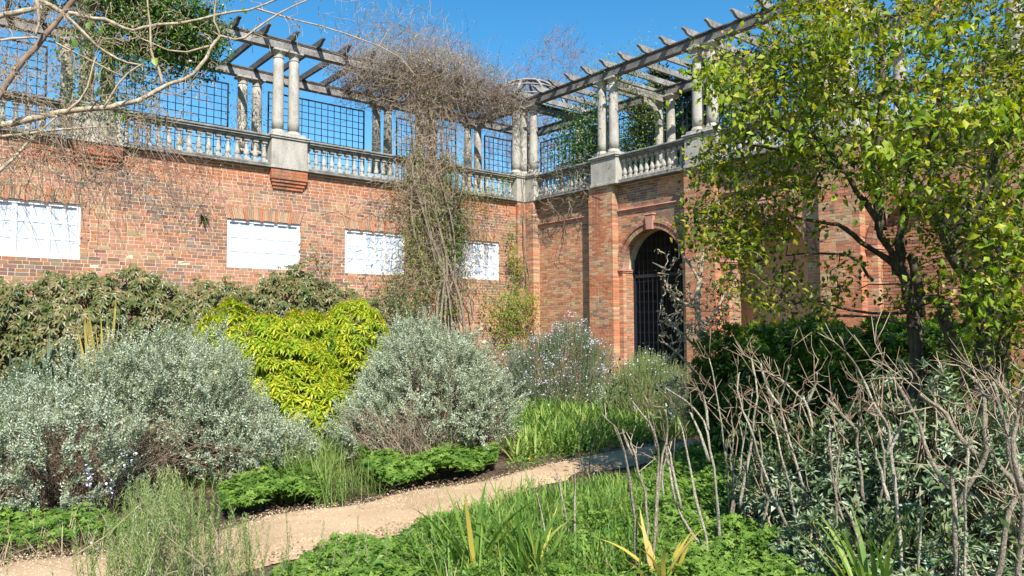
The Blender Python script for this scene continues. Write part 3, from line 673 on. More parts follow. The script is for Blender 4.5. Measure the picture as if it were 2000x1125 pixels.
# ================================================================== iron trellis panels
TM = {}
def trellis(axis, u0, u1, w, label):
    L_ = u1 - u0; z0, z1 = 5.35, 7.98
    if axis == 'a': loc = ((u0 + u1) / 2, w, z0)
    else: loc = (w, (u0 + u1) / 2, z0)
    t = empty('iron_trellis', loc, label, 'trellis', 'iron trellis panels behind the pergola')
    def B(name, a0, a1, b0, b1, t0, t1):
        m = MB()
        if axis == 'a': m.box(a0, a1, w + t0, w + t1, b0, b1)
        else: m.box(w + t0, w + t1, a0, a1, b0, b1)
        m.put(name, M['iron'], t)
    for (a0, a1, b0, b1) in ((u0, u0 + .035, z0, z1), (u1 - .035, u1, z0, z1), (u0 + .035, u1 - .035, z1 - .035, z1), (u0 + .035, u1 - .035, z0, z0 + .035)): B('frame', a0, a1, b0, b1, -.018, .018)
    nv = int(round(L_ / .185))
    for k in range(1, nv): u = u0 + L_ * k / nv; B('bar', u - .0085, u + .0085, z0 + .035, z1 - .035, 0, .014)
    for k in range(1, 14): z = z0 + (z1 - z0) * k / 14; B('crossbar', u0 + .035, u1 - .035, z - .0085, z + .0085, -.014, 0)
TL = [(11.7, 15.3, 'black iron trellis panel behind the far left twiggy climber'), (7.72, 10.65, 'black iron trellis panel against sky behind the long pale overhanging branch'), (3.85, 6.7, 'black iron trellis panel against sky right of the sunlit front column pair'), (.62, 2.8, 'black iron trellis panel against sky behind the hanging vine'), (-2.2, -.5, 'narrow iron trellis panel seen left of the corner columns')]
for u0, u1, lb in TL: trellis('a', u0, u1, WR - .05, lb)
TR = [(-2.1, -.5, 'iron trellis panel half hidden by leafy climber right of the corner columns'), (.2, 2.75, 'iron trellis panel in shade behind the first arcade balustrade bay'), (3.8, 5.75, 'iron trellis panel before dark evergreens above the arched doorway'), (6.9, 8.9, 'iron trellis panel behind the spreading leafy tree')]
for u0, u1, lb in TR: trellis('b', u0, u1, WR - .05, lb)
# ================================================================== plant builders
LR = np.random.default_rng(11)
def lumps(K=26, amp=.22, k=9., base=.86):
    D = norm(LR.normal(size=(K, 3))); A = LR.uniform(.3, 1, K) * amp
    return lambda d: base + (A[None] * np.exp(k * (d @ D.T - 1))).sum(1)
def frame_pt(c, x, y, z):
    """offset in metres: x to the right of the view, y away from it"""
    return np.array([c[0], c[1], 0])[None] + np.outer(x, RH) + np.outer(y, FH) + np.outer(z, [0, 0, 1])
def shell(c, rw, rd, h, n, zc=.42, inner=.55, lump=None, zmin=.02, bias=2.2, front=.0):
    """points on and just inside a lumpy dome; returns positions and outward directions"""
    lump = lump or lumps(); d = rvec(int(n * 1.9) + 20); d[:, 2] = np.abs(d[:, 2]) * rng.choice([1, 1, 1, -.65, -.8], len(d))
    if front: d = d[(d[:, 1] < front)]
    d = norm(d)[:int(n * 1.5)]; r = lump(d) * (inner + (1 - inner) * rng.random(len(d)) ** (1 / bias))
    X, Y, Z = d[:, 0] * r * rw, d[:, 1] * r * rd, zc * h + d[:, 2] * r * (1 - zc) * h
    ok = Z > zmin; p = frame_pt(c, X, Y, Z)[ok][:n]
    o = norm(np.stack([d[:, 0] / rw, d[:, 1] / rd, d[:, 2] / ((1 - zc) * h)], 1))[ok][:n]
    return p, norm(np.outer(o[:, 0], RH) + np.outer(o[:, 1], FH) + np.outer(o[:, 2], [0, 0, 1]))
def leaves(name, parent, mat, T, pos, dirn, up=None, scale=1.0):
    V, F, R_ = multi(T, pos, dirn, up, scale) if isinstance(T, list) else scatter(T, pos, dirn, up, scale)
    if isinstance(T, list):
        # one random value per sprig: spread again per leaf-sized run
        R_ = np.repeat(rng.random(len(V) // 4 + 1), 4)[:len(V)]
    return put(name, mesh(name, V, F, M[mat], False, R_), parent, None, 'stuff')
def twigs(name, parent, mat, starts, ends, r0, r1, sag=.1, wig=.03, n=5, sides=3, kind='stuff'):
    mb = MB()
    for a, b in zip(starts, ends):
        L_ = np.linalg.norm(b - a); t = np.linspace(0, 1, n)[:, None]
        p = a * (1 - t) + b * t; p[:, 2] += (sag * L_ * 4 * t * (1 - t))[:, 0]; p[1:] += rng.normal(0, wig * L_, (n - 1, 3))
        mb.add(*tube(p, np.linspace(r0, r1, n), sides, False))
    return mb.put(name, M[mat], parent, True, kind)
def attach(nodes, rads, targets, root, rt=.004, kr=.012, bend=.12, pull=.35, n=5, sides=4, mb=None):
    """grow branches from the nearest point of the existing limbs to each target, inner targets first"""
    nodes = [np.array(q) for q in nodes]; rads = list(rads); mb = mb or MB()
    T = sorted(targets, key=lambda q: np.linalg.norm(q - root))
    for t in T:
        A = np.array(nodes); dv = np.linalg.norm(A - t, axis=1) + pull * np.maximum(0, A[:, 2] - t[2]) + rng.uniform(0, .12, len(A))
        i = int(np.argmin(dv)); a = A[i]; L_ = np.linalg.norm(t - a)
        if L_ < .03: continue
        r0 = min(rads[i] * .75, rt + kr * L_)
        q = np.linspace(0, 1, n)[:, None]; p = a * (1 - q) + t * q
        p[1:-1] += rng.normal(0, bend * L_ * .35, (n - 2, 3)); p[:, 2] += (bend * L_ * 2 * q * (1 - q))[:, 0]
        rr = np.linspace(r0, rt, n); mb.add(*tube(p, rr, sides, False))
        for k in range(1, n): nodes.append(p[k]); rads.append(rr[k])
    return mb, np.array(nodes), np.array(rads)
def inpoly(poly, n):
    poly = np.array(poly, float); lo, hi = poly.min(0), poly.max(0); out = []
    while len(out) < n:
        q = rng.uniform(lo, hi, (n, 2)); x, y = q.T; c = np.zeros(n, bool); j = len(poly) - 1
        for i in range(len(poly)):
            xi, yi = poly[i]; xj, yj = poly[j]
            c ^= ((yi > y) != (yj > y)) & (x < (xj - xi) * (y - yi) / (yj - yi + 1e-12) + xi); j = i
        out += list(q[c])
    return np.array(out[:n])
def gpoly(pts): return [tuple(G(*p)[:2]) for p in pts]
def limbs(parent, name, mat, paths, kind=None, sides=8, one=False):
    """each path: (list of (x, y, d) view points, r0, r1)"""
    nodes = []; rads = []; mb = MB()
    for pts, r0, r1 in paths:
        p = smoothpath([P(*q) for q in pts], 2); p[1:-1] += rng.normal(0, r0 * .25, (len(p) - 2, 3)); r = np.linspace(r0, r1, len(p)) * rng.uniform(.9, 1.12, len(p))
        if not one: mb = MB()
        mb.add(*tube(p, r, sides, True)); nodes += list(p); rads += list(r)
        if not one: mb.put(name, M[mat], parent, True, kind)
    if one: mb.put(name, M[mat], parent, True, kind)
    return nodes, rads
LF = leaf(.42, .1, .12); LFN = leaf(.22, .05, .15); Q1 = leaf2(.42); Q2 = leaf2(.28); OV = oval(.62, .08, .12); NEED = leaf2(.14)
# ================================================================== climber hedge along the window wall
HG = empty('climbing_evergreen', (9, .5, 0), 'long bronze green evergreen climber massed along the foot of the window wall', 'climber')
def hedge_top(a): return 2.74 + .10 * np.sin(a * 1.9) + .07 * np.sin(a * 4.3 + 1) + .05 * np.sin(a * 9.1) + np.where(a < 7.6, .12 * np.sin((a - 5) * 1.2), 0) + .30 * np.exp(-((a - 7.0) / .35) ** 2) - np.clip(6.3 - a, 0, 2) * .22
n = 11000; a = rng.uniform(4.9, 15.2, n); f = rng.random(n) ** .8; z = hedge_top(a) - f * 1.75 + rng.normal(0, .05, n)
b = .28 + .55 * np.sin(np.minimum(f * 2.4, 1.5)) * (1 + .25 * np.sin(a * 3.1 + z * 2)) + rng.normal(0, .07, n) - .25 * rng.random(n) ** 2
ho = np.sin(a * 5.3 + 2 * np.sin(z * 4)) * np.cos(z * 6.1 + a * 2.7) + .5 * np.sin(a * 13 + z * 9); b = b + .09 * ho; kp = (ho > -.75) | (f < .1); a, b, z, n = a[kp], b[kp], z[kp], int(kp.sum()); pos = np.stack([a, b, z], 1); dn = norm(np.stack([rng.normal(0, .5, n), rng.uniform(.1, .9, n), rng.uniform(-1.3, -.3, n)], 1))
tri = merge([scatter(leaf(.30, .06, .1), np.zeros((3, 3)), np.array([[0, 1, 0], [-.75, .8, .1], [.7, .85, -.1]]), np.tile([0, 0, 1.], (3, 1)), np.array([1, .92, .95]))])[:2]
leaves('foliage', HG, 'hedge', [tri, tri], pos, dn, norm(np.stack([rng.normal(0, .3, n), np.ones(n), rng.normal(.6, .3, n)], 1)), rng.uniform(.11, .18, n))
n = 700; a = rng.uniform(4.9, 15, n); p0 = np.stack([a, np.full(n, .15), rng.uniform(.3, 1.6, n)], 1); p1 = p0 + np.stack([rng.normal(0, .35, n), rng.uniform(.05, .5, n), rng.uniform(.3, 1.2, n)], 1)
twigs('stems', HG, 'twig_brown', p0, p1, .008, .003, .0, .06)
n = 2600; a = rng.uniform(5, 15.2, n); pos = np.stack([a, rng.uniform(.3, 1.0, n), rng.uniform(.6, 1.9, n)], 1)
leaves('inner_foliage', HG, 'ivy', LF, pos, norm(rvec(n) + [0, .5, .3]), None, rng.uniform(.05, .09, n))
def small_shoot(c, h, label):
    t = empty('wall_fern', c, label, 'fern'); m = MB()
    n = 26; dn = norm(rvec(n) * [1, .6, .9] + [0, .7, .2]); leaves('frond', t, 'ivy', leaf(.2), np.tile(c, (n, 1)), dn, None, rng.uniform(.1, .2, n)); return t
small_shoot(np.array([9.08, .01, 4.05]), .2, 'small dark fern rooted in the brickwork between the first two windows')
# ================================================================== yellow spurge bush
YB = empty('yellow_bush', P(640, 770, 12.3) * [1, 1, 0], 'bright yellow green spurge bush with drooping leaves and orange heads', 'bush')
def whorl():
    parts = []
    for ring, (m, an, L_) in enumerate(((7, 100, 1.0), (6, 70, .85), (4, 35, .5))):
        ph = np.arange(m) * 2 * math.pi / m + rng.uniform(0, 2); an_ = np.radians(an + rng.normal(0, 10, m))
        d = np.stack([np.sin(an_) * np.cos(ph), np.cos(an_), np.sin(an_) * np.sin(ph)], 1); parts.append(scatter(leaf(.24, .05, .28), np.zeros((m, 3)), d, np.tile([0, 1., 0], (m, 1)), L_ * rng.uniform(.85, 1.1, m)))
    return merge(parts)[:2]
WH = [whorl() for _ in range(4)]
ctrs = [(P(685, 700, 12.4), .72, .8, 2.26, 620), (P(600, 700, 12.0), .85, .8, 2.02, 560), (P(495, 700, 11.6), .95, .7, 1.98, 620), (P(585, 760, 10.7), .75, .6, 1.12, 420), (P(555, 740, 11.1), .7, .6, 1.55, 380)]
pa, oa = [], []
for c_, rw, rd, h, n in ctrs:
    p, o = shell(c_, rw, rd, h, n, .5, .84, lumps(22, .22, 12, .84)); pa.append(p); oa.append(o)
pa, oa = np.concatenate(pa), np.concatenate(oa); up_ = norm(oa * .75 + [0, 0, .8] + .25 * rvec(len(pa)))
leaves('foliage', YB, 'yellow', WH, pa, up_, None, rng.uniform(.10, .155, len(pa)))
k = rng.random(len(pa)) < .75; hb = pa[k] + up_[k] * .03
head = merge([scatter(oval(.8), np.zeros((6, 3)), norm(rvec(6) + [0, 1.2, 0]), None, rng.uniform(.7, 1, 6))])[:2]
leaves('flower_head', YB, 'orange', [head], hb, up_[k], None, rng.uniform(.022, .036, k.sum()))
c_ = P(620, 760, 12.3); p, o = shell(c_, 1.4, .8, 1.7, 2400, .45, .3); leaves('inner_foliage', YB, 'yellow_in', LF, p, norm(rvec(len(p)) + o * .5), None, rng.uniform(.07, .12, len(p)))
st = np.tile(c_ * [1, 1, 0], (160, 1)) + rng.normal(0, .15, (160, 3)) * [1, 1, 0]; twigs('stems', YB, 'twig_brown', st, pa[rng.integers(0, len(pa), 160)], .014, .006, .03, .02)
# ================================================================== silver bushes
SP = [sprig(11, .13, leaf2(.40), .032, 62, 2, .05, .3) for _ in range(5)]
def silver_bush(label, parts, stems, stray, mat='silver'):
    t = empty('silver_bush', parts[0][0] * [1, 1, 0], label, 'bush'); pa, oa = [], []
    for c_, rw, rd, h, n in parts:
        lm = lumps(60, .30, 26, .80); p, o = shell(c_, rw, rd, h, n, .46, .78, lm, bias=1.6); pa.append(p); oa.append(o)
        p, o = shell(c_, rw * .97, rd * .97, h * .97, n // 6, .46, .5, lm); pa.append(p); oa.append(o)
    pa, oa = np.concatenate(pa), np.concatenate(oa); k_ = rng.random(len(pa)) < .13; ca, co = pa[k_], oa[k_]; cu = norm(co * .5 + rvec(len(ca)) * .5 + [0, 0, .6]); ca = ca + norm(co + [0, 0, .3]) * (rng.random(len(ca)) ** 2 * .12)[:, None]
    m_ = 7; cl = np.repeat(ca, m_, 0); oa = np.repeat(co, m_, 0); up_ = norm(np.repeat(cu, m_, 0) + rvec(len(cl)) * .42); pa = cl + up_ * rng.uniform(-.04, .10, (len(cl), 1))
    ex = (rng.random(len(pa)) < .16) * rng.uniform(.02, .15, len(pa)); pa = pa + norm(oa + [0, 0, .5]) * ex[:, None]
    leaves('foliage', t, mat, SP, pa - up_ * .06, up_, None, rng.uniform(.7, 1.35, len(pa)))
    for c_, rw, rd, h, n in parts:
        q = rng.choice(len(pa), stems); b0 = np.array(c_) * [1, 1, 0] + rng.normal(0, .18, (stems, 3)) * [1, 1, 0]
        twigs('stems', t, 'twig_brown', b0, pa[q] * .93 + b0 * .07, .007, .0025, .05, .03)
        q = rng.choice(len(pa), stray); s_ = pa[q] - oa[q] * .1; twigs('stray_shoots', t, 'bark_pale', s_, s_ + norm(oa[q] + rvec(stray) * .9 + [0, 0, .3]) * rng.uniform(.12, .42, (stray, 1)), .0022, .0012, .1, .04)
    return t
SBR = silver_bush('rounded silver grey bush just right of the yellow bush by the path bend', [(P(835, 800, 10.1), .95, 1.0, 1.62, 9000), (P(740, 860, 9.6), .52, .6, .82, 1600), (P(925, 850, 9.9), .55, .7, 1.15, 1800)], 200, 60)
SBL = silver_bush('broad sprawling silver grey bush on the left, before the bronze hedge', [(P(325, 800, 9.6), .84, .9, 1.50, 7600), (P(205, 800, 9.3), .75, .9, 1.30, 3400), (P(50, 850, 8.3), 1.05, .9, 1.0, 4600), (P(425, 850, 9.2), .52, .8, .95, 2600), (P(530, 890, 9.0), .42, .6, .50, 1300)], 50, 36)
lf = frame_pt(P(800, 800, 9.2), rng.normal(0, .2, 260), rng.normal(0, .2, 260), rng.uniform(.0, .1, 260))
twigs('bare_base', SBR, 'twig_tan', lf, lf + np.outer(rng.normal(-.12, .22, 260), RH) + np.outer(-rng.uniform(0, .5, 260), FH) + np.outer(rng.uniform(.25, .75, 260), [0, 0, 1]), .005, .002, .1, .05)
# ================================================================== brown dead stems
def dead_patch(name, label, cat, base_px, n, hgt, spread, mat, r=.0035, up=(0, 0, 1)):
    base = G(*base_px); t = empty(name, base, label, cat)
    b0 = frame_pt(base, rng.normal(0, spread, n), rng.normal(0, spread * .6, n), np.zeros(n)); an = rng.normal(0, .38, (n, 2))
    e_ = b0 + (np.outer(an[:, 0], RH) + np.outer(an[:, 1], FH) + np.array(up)) * rng.uniform(.5, 1.1, (n, 1)) * hgt
    twigs('dead_stems', t, mat, b0, e_, r, r * .4, .05, .06); return t
dead_patch('dead_stems', 'clump of brown dead stems at the foot of the silver bush, far left', 'dead stems', (150, 990), 420, .78, .26, 'twig_brown')
dead_patch('dead_stems', 'smaller tangle of brown dead stems reaching up beside the first clump', 'dead stems', (235, 960), 240, .80, .2, 'twig_brown')
# ================================================================== rosemary
def needle_shoot(L_, n, ln, w=.16, ang=50):
    return sprig(n, L_, leaf2(w), ln, ang, 3, .08, .3, .2, .003)
RS = [needle_shoot(.34, 34, .030, .22) for _ in range(3)]
def rosemary(label, c_, rw, rd, h, n, nf, mat='rosemary', sc=1.0, tall=.35):
    t = empty('rosemary_bush', np.array(c_) * [1, 1, 0], label, 'bush')
    p, o = shell(c_, rw, rd, h * .82, n, .3, .55, lumps(30, .3, 14, .78)); u = norm(o * .35 + [0, 0, 1.0] + .28 * rvec(len(p)))
    sc_ = rng.uniform(.6, 1.15, len(p)) * sc; leaves('foliage', t, mat, RS, p - u * .2 * sc_[:, None], u, None, sc_)
    if nf:
        q = rng.choice(len(p), nf); pf = np.repeat(p[q], 5, 0) + rng.normal(0, .04, (nf * 5, 3)) + np.repeat(u[q], 5, 0) * .1; leaves('flowers', t, 'petal_w', oval(.9), pf, rvec(len(pf)), None, rng.uniform(.018, .032, len(pf)))
    q = rng.choice(len(p), 160); b0 = np.array(c_) * [1, 1, 0] + rng.normal(0, .2, (160, 3)) * [1, 1, 0]; twigs('stems', t, 'twig_tan', b0, p[q], .009, .003, .02, .04)
    return t
rosemary('tall rosemary bush with pale lilac flowers before the blank brick panel', P(1100, 750, 15.0), 1.0, .9, 2.12, 3000, 900)
rosemary('low green rosemary bush below the dark arched doorway', P(1265, 760, 13.6), .78, .7, 1.5, 1700, 120, 'rosemary_y')
rosemary('small grey green rosemary at the right foot of the doorway', P(1370, 770, 12.6), .6, .55, 1.15, 900, 60)
rosemary('flowering rosemary sprigs beside the silver bush at the corner', P(1015, 740, 15.6), .5, .5, 1.6, 500, 260)
# ================================================================== ground cover and strap leaves
def palm():
    V = [[0, 0, 0]]; F = []
    for k in range(5):
        an = math.radians(-100 + 50 * k); d = np.array([math.sin(an), math.cos(an)]); s = np.array([d[1], -d[0]]); L_ = 1 - .12 * abs(k - 2)
        i = len(V); V += [[*(d * .55 * L_ - s * .20), .05], [*(d * L_), -.03], [*(d * .55 * L_ + s * .20), .05]]; F.append([0, i, i + 1, i + 2])
    V = np.array(V, float); V[:, 1] -= 0; return V, [np.array(F)]
PM = palm()
def ground_cover(name, label, cat, poly, n, size, hgt, mat='geranium', T=None, hump=True):
    q = inpoly(gpoly(poly), n); t = empty(name, (q[:, 0].mean(), q[:, 1].mean(), 0), label, cat)
    lump = .5 + .5 * np.sin(q[:, 0] * 7 + 1.3 * np.sin(q[:, 1] * 6)) * np.cos(q[:, 1] * 8)
    z = (.03 + hgt * (.35 + .65 * lump)) * rng.uniform(.35, 1, n) ** .6; pos = np.c_[q, z]
    nn = norm(rvec(n) * .55 + [.12, .22, 1]); dn = norm(np.cross(nn, rvec(n)))
    leaves('foliage', t, mat, T or PM, pos, dn, nn, rng.uniform(.6, 1.2, n) * size); tag(t); 
    return t
ground_cover('geranium_patch', 'low green geranium patch along the far edge of the path below the silver bush', 'ground cover', [(690, 920), (760, 895), (880, 890), (972, 905), (968, 925), (880, 942), (790, 960), (735, 965)], 5200, .05, .26)
ground_cover('geranium_patch', 'small geranium patch beside the path near the long grass tuft', 'ground cover', [(425, 985), (520, 940), (640, 950), (625, 985), (520, 1004), (440, 1022)], 2600, .05, .24)
ground_cover('geranium_patch', 'dense geranium carpet at the bottom centre, near side of the path', 'ground cover', [(500, 1210), (585, 1124), (680, 1098), (760, 1078), (885, 1040), (968, 1012), (1015, 1025), (1020, 1100), (980, 1200)], 8500, .036, .20)
ground_cover('geranium_patch', 'geranium carpet under the pruned shrubs at lower right', 'ground cover', [(1060, 1200), (1080, 1040), (1250, 1000), (1390, 985), (1520, 1000), (1640, 1060), (1700, 1200)], 10500, .038, .24)
ground_cover('geranium_patch', 'dark shaded geranium patch beyond the pruned shrubs, right of the path', 'ground cover', [(1250, 990), (1290, 905), (1480, 895), (1560, 950), (1500, 1000), (1390, 990)], 4200, .045, .28)
ground_cover('leafy_patch', 'scrappy green leaves and litter beside the path at far left', 'ground cover', [(-120, 1100), (-60, 1010), (120, 1020), (300, 1040), (280, 1062), (60, 1085)], 1300, .045, .16)
def strap(w=.05, bend=.5, n=4):
    t = np.linspace(0, 1, n + 1); ww = w / 2 * np.minimum(1, 1.6 * (1 - t ** 2)) + .001; y = t - bend * .4 * t ** 3; z = -bend * t ** 2
    V = np.stack([np.r_[-ww, ww], np.r_[y, y], np.r_[z, z]], 1); i = np.arange(n); return V, [np.stack([i, i + n + 1, i + n + 2, i + 1], 1)]
ST = [strap(.05, b_) for b_ in (.15, .4, .7)]
def straps(name, label, cat, poly, n, hgt, mat, wscale=1.0, tilt=.45, group=None, clump=0, T=None):
    q = inpoly(gpoly(poly), n)
    if clump: c_ = q[rng.integers(0, clump, n)]; q = c_ + rng.normal(0, .05, (n, 2))
    t = empty(name, (q[:, 0].mean(), q[:, 1].mean(), 0), label, cat, group); an = rng.uniform(0, 2 * math.pi, n); tl = np.abs(rng.normal(0, tilt, n))
    out = np.stack([np.cos(an), np.sin(an), 0 * an], 1); d = norm(out * tl[:, None] + [0, 0, 1]); up = norm(-out + [0, 0, .6] + .2 * rvec(n))
    sc = rng.uniform(.6, 1.1, n) * hgt; k = rng.integers(0, 3, n); parts = []
    for i in range(3):
        m = k == i; tv, tf = (T or ST)[i]; tv = tv * [wscale, 1, 1]
        # lean away from the clump: blade normal points back to its centre
        parts.append(scatter((tv, tf), np.c_[q[m], np.full(m.sum(), -.01)], d[m], up[m], sc[m]))
    V, F, R_ = merge(parts); put('leaves', mesh('leaves', V, F, M[mat], False, R_), t, None, 'stuff'); return t
straps('daylily_bed', 'bright green strappy daylily bed between the silver bush and the doorway', 'daylilies', [(1000, 905), (985, 840), (1010, 790), (1060, 770), (1200, 768), (1400, 800), (1400, 850), (1200, 868), (1110, 886)], 9500, .44, 'daylily', 1.15, .65)
straps('yellowed_tuft', 'yellowing strappy tuft at the left end of the daylily bed', 'grass tuft', [(1010, 820), (1020, 790), (1080, 775), (1110, 800), (1060, 830)], 340, .55, 'iris', .8, .45)
straps('bluebell_leaves', 'narrow bright leaves of the bed between path and pruned shrubs', 'bulb leaves', [(990, 1035), (1040, 1000), (1120, 975), (1290, 945), (1310, 1010), (1240, 1060), (1060, 1070), (1000, 1040)], 4600, .28, 'daylily', 1.0, .35)
straps('grass_tuft', 'long arching green grass tuft on the far path edge below the two silver bushes', 'grass tuft', [(500, 930), (540, 890), (620, 885), (680, 920), (640, 985), (560, 990)], 900, .58, 'grass', .34, .5, clump=26)
straps('grass_tuft', 'paler grass spilling between the geranium patches', 'grass tuft', [(600, 965), (640, 925), (720, 930), (760, 962), (700, 985), (620, 995)], 380, .42, 'grass', .3, .75)
straps('dry_grass', 'straw coloured dead grass lying under the left silver bush', 'dry grass', [(230, 1010), (280, 940), (420, 925), (560, 930), (600, 975), (470, 1005), (330, 1040)], 600, .36, 'grass', .3, .9)
straps('dry_grass', 'flattened dead grass along the path at far left', 'dry grass', [(-120, 1120), (-80, 1060), (120, 1045), (300, 1050), (330, 1075), (140, 1092)], 600, .3, 'dry', .35, 1.8)
straps('weedy_grass', 'thin grass along the foot of the rosemary bushes by the arcade', 'grass tuft', [(1000, 790), (1030, 765), (1400, 765), (1450, 800), (1300, 805)], 1500, .3, 'grass', .5, .5)
straps('dry_grass', 'pale dead blades under the rounded silver bush', 'dry grass', [(690, 920), (700, 880), (800, 870), (830, 890), (760, 905)], 520, .46, 'dry', .35, .7)
# dead leaves on the soil
q = inpoly(gpoly([(-200, 1200), (-200, 850), (600, 800), (1000, 770), (1900, 770), (2300, 1000), (2200, 1400), (0, 1400)]), 9000); nn = norm(rvec(9000) * .5 + [0, 0, 1])
tag(put('leaf_litter', (lambda r_: mesh('leaf_litter', r_[0], r_[1], M['litter'], False, r_[2]))(scatter(LF, np.c_[q, np.full(9000, .012)], norm(np.cross(nn, rvec(9000))), nn, rng.uniform(.02, .05, 9000)))), kind='stuff')
xt = inpoly([tuple(p[:2]) for p in gu] + [tuple(p[:2]) for p in gl[::-1]], 420); tag(put('path_leaves', (lambda r_: mesh('path_leaves', r_[0], r_[1], M['litter'], False, r_[2]))(scatter(LF, np.c_[xt, np.full(420, .034)], norm(rvec(420) * [1, 1, .1]), np.tile([0, 0, 1.], (420, 1)) + .3 * rvec(420), rng.uniform(.012, .035, 420)))), kind='stuff')
eg = np.concatenate([gu[rng.integers(0, len(gu), 1500)], gl[rng.integers(0, len(gl), 1500)]]) + np.c_[rng.normal(0, .10, (3000, 2)), np.zeros(3000)]; nn = norm(rvec(3000) * .4 + [0, 0, 1])
tag(put('path_debris', (lambda r_: mesh('path_debris', r_[0], r_[1], M['litter'], False, r_[2]))(scatter(LF, np.c_[eg[:, :2], np.full(3000, .034)], norm(np.cross(nn, rvec(3000))), nn, rng.uniform(.012, .04, 3000)))), kind='stuff')
gq = inpoly([tuple(p[:2]) for p in gu] + [tuple(p[:2]) for p in gl[::-1]], 14000)
k = rng.random(5200) ; 
tag(put('path_grit', (lambda r_: mesh('path_grit', r_[0], r_[1], M['pebble'], False, r_[2]))(scatter((np.array([[0, 0, 0], [1, 0, .0], [.4, .9, 0], [.5, .4, .6]], float), [np.array([[0, 1, 3], [1, 2, 3], [2, 0, 3]])]), np.c_[gq, np.full(14000, .026)], rvec(14000) * [1, 1, 0] + [0, .01, 0], np.tile([0, 0, 1.], (14000, 1)), rng.uniform(.005, .015, 14000)))), kind='stuff')
# ---- individual strap-leaved plants: every blade a part
def bladed(name, label, cat, base, blades, mat, w, group=None):
    """blades: (lean right, lean towards the view, length, bend)"""
    t = empty(name, base, label, cat, group)
    for (lr, lf_, L_, bend) in blades:
        d = norm(RH * lr - FH * lf_ + np.array([0, 0, 1.])); nrm = norm(-np.cross(np.cross(d, RH * (lr or .01) - FH * lf_), d) * 1.0 + RH * .01)
        side = norm(RH * (lr + 1e-3) - FH * (lf_ + 1e-3)); up = norm(np.array([0, 0, 1.]) - side * .6 + rng.normal(0, .5, 3) * [1, 1, 0])
        tv, tf = blade(w / L_ * rng.uniform(.8, 1.15), bend, 7, 0, .0, rng.normal(0, .02)); V, F, R_ = scatter((tv, tf), np.array([base + RH * rng.normal(0, .03) + FH * rng.normal(0, .03)]), d[None], up[None], L_)
        put('leaf', mesh('leaf', V, F, M[mat if rng.random() > .12 or mat == 'flax' else ('iris_old' if mat == 'iris' else mat)], True, R_), t)
    return t
def rb(n, s, L0, L1, b0=.05, b1=.5): return [(rng.normal(0, s), rng.normal(0, s), rng.uniform(L0, L1), rng.uniform(b0, b1)) for _ in range(n)]
straps('mixed_grass', 'mixed tall grass and bulb leaves growing through the bottom centre carpet', 'grass tuft', [(820, 1200), (860, 1060), (960, 1010), (1060, 1000), (1240, 1040), (1300, 1200)], 3000, .44, 'iris', .42, .4, clump=110)
straps('mixed_grass', 'straw coloured stalks scattered among the leaves at bottom centre', 'dry grass', [(700, 1200), (780, 1090), (960, 1030), (1240, 1040), (1300, 1200)], 320, .36, 'dry', .3, .6, clump=40)
ground_cover('weedy_patch', 'mixed weeds with yellowed leaves through the near bed', 'weeds', [(560, 1220), (640, 1130), (900, 1060), (1250, 1010), (1500, 1030), (1600, 1200)], 2200, .06, .26, 'iris', [LF, LFN])
ground_cover('weedy_patch', 'sparse seedlings on the bare soil below the daylilies', 'weeds', [(970, 925), (1020, 905), (1220, 868), (1340, 855), (1340, 870), (1120, 902), (1000, 935)], 700, .045, .10, 'geranium', [LF, LFN])
GI = 'iris clumps at the near side of the path'
bladed('iris_clump', 'two leaved iris fan standing alone against the path', 'iris', G(830, 1035), [(-.28, .05, .28, .02), (.22, .05, .26, .02), (.05, .1, .14, .0)], 'iris', .036, GI)
bladed('iris_clump', 'broad pale iris fan just right of the lone fan at the path edge', 'iris', G(905, 1030), [(-.25, 0, .24, .05), (.35, 0, .27, .1), (.1, .1, .30, .02), (-.7, .1, .2, .3)], 'iris', .04, GI)
bladed('iris_clump', 'large iris clump with long arching leaves at bottom centre, left half', 'iris', P(935, 1170, 4.75) * [1, 1, 0], rb(34, .30, .5, .80), 'iris', .026, GI)
bladed('iris_clump', 'large iris clump at bottom centre beside the dead flower, right half', 'iris', P(1040, 1170, 4.7) * [1, 1, 0], rb(34, .32, .45, .76), 'iris', .026, GI)
bladed('iris_clump', 'yellowing iris clump at the foot of the forked pruned shrub', 'iris', P(1290, 1180, 4.6) * [1, 1, 0], rb(12, .32, .4, .62), 'iris_old', .03, GI)
bladed('iris_clump', 'iris clump with split yellow leaves among the right hand pruned stems', 'iris', P(1700, 1180, 4.6) * [1, 1, 0], rb(24, .3, .5, .85, .02, .4), 'iris', .026, GI)
bladed('iris_clump', 'short upright iris leaves in the right hand geranium carpet', 'iris', P(1430, 1110, 5.0) * [1, 1, 0], rb(8, .2, .2, .34), 'iris', .02, GI)
bladed('iris_clump', 'slim iris leaves at the top edge of the near bed', 'iris', G(1020, 985), rb(12, .3, .18, .3), 'iris', .02, GI)
GF = 'flax plants before the bronze hedge'
bladed('flax_plant', 'dark blue green flax plant at the far left edge', 'flax', P(20, 760, 9.9) * [1, 1, 0], rb(50, .26, 1.2, 1.8, .0, .12), 'flax', .055, GF)
bladed('flax_plant', 'mid green flax plant between the dark one and the yellow one', 'flax', P(110, 760, 9.9) * [1, 1, 0], rb(44, .24, 1.2, 1.75, .0, .2), 'flax', .05, GF)
bladed('flax_plant', 'upright yellow striped flax plant before the hedge', 'flax', P(205, 760, 10.0) * [1, 1, 0], rb(26, .10, 1.6, 2.12, .0, .06) + [(.22, 0, 2.0, .02), (.27, .0, 1.95, .02), (-.14, 0, 1.95, .02)], 'flax_y', .05, GF)
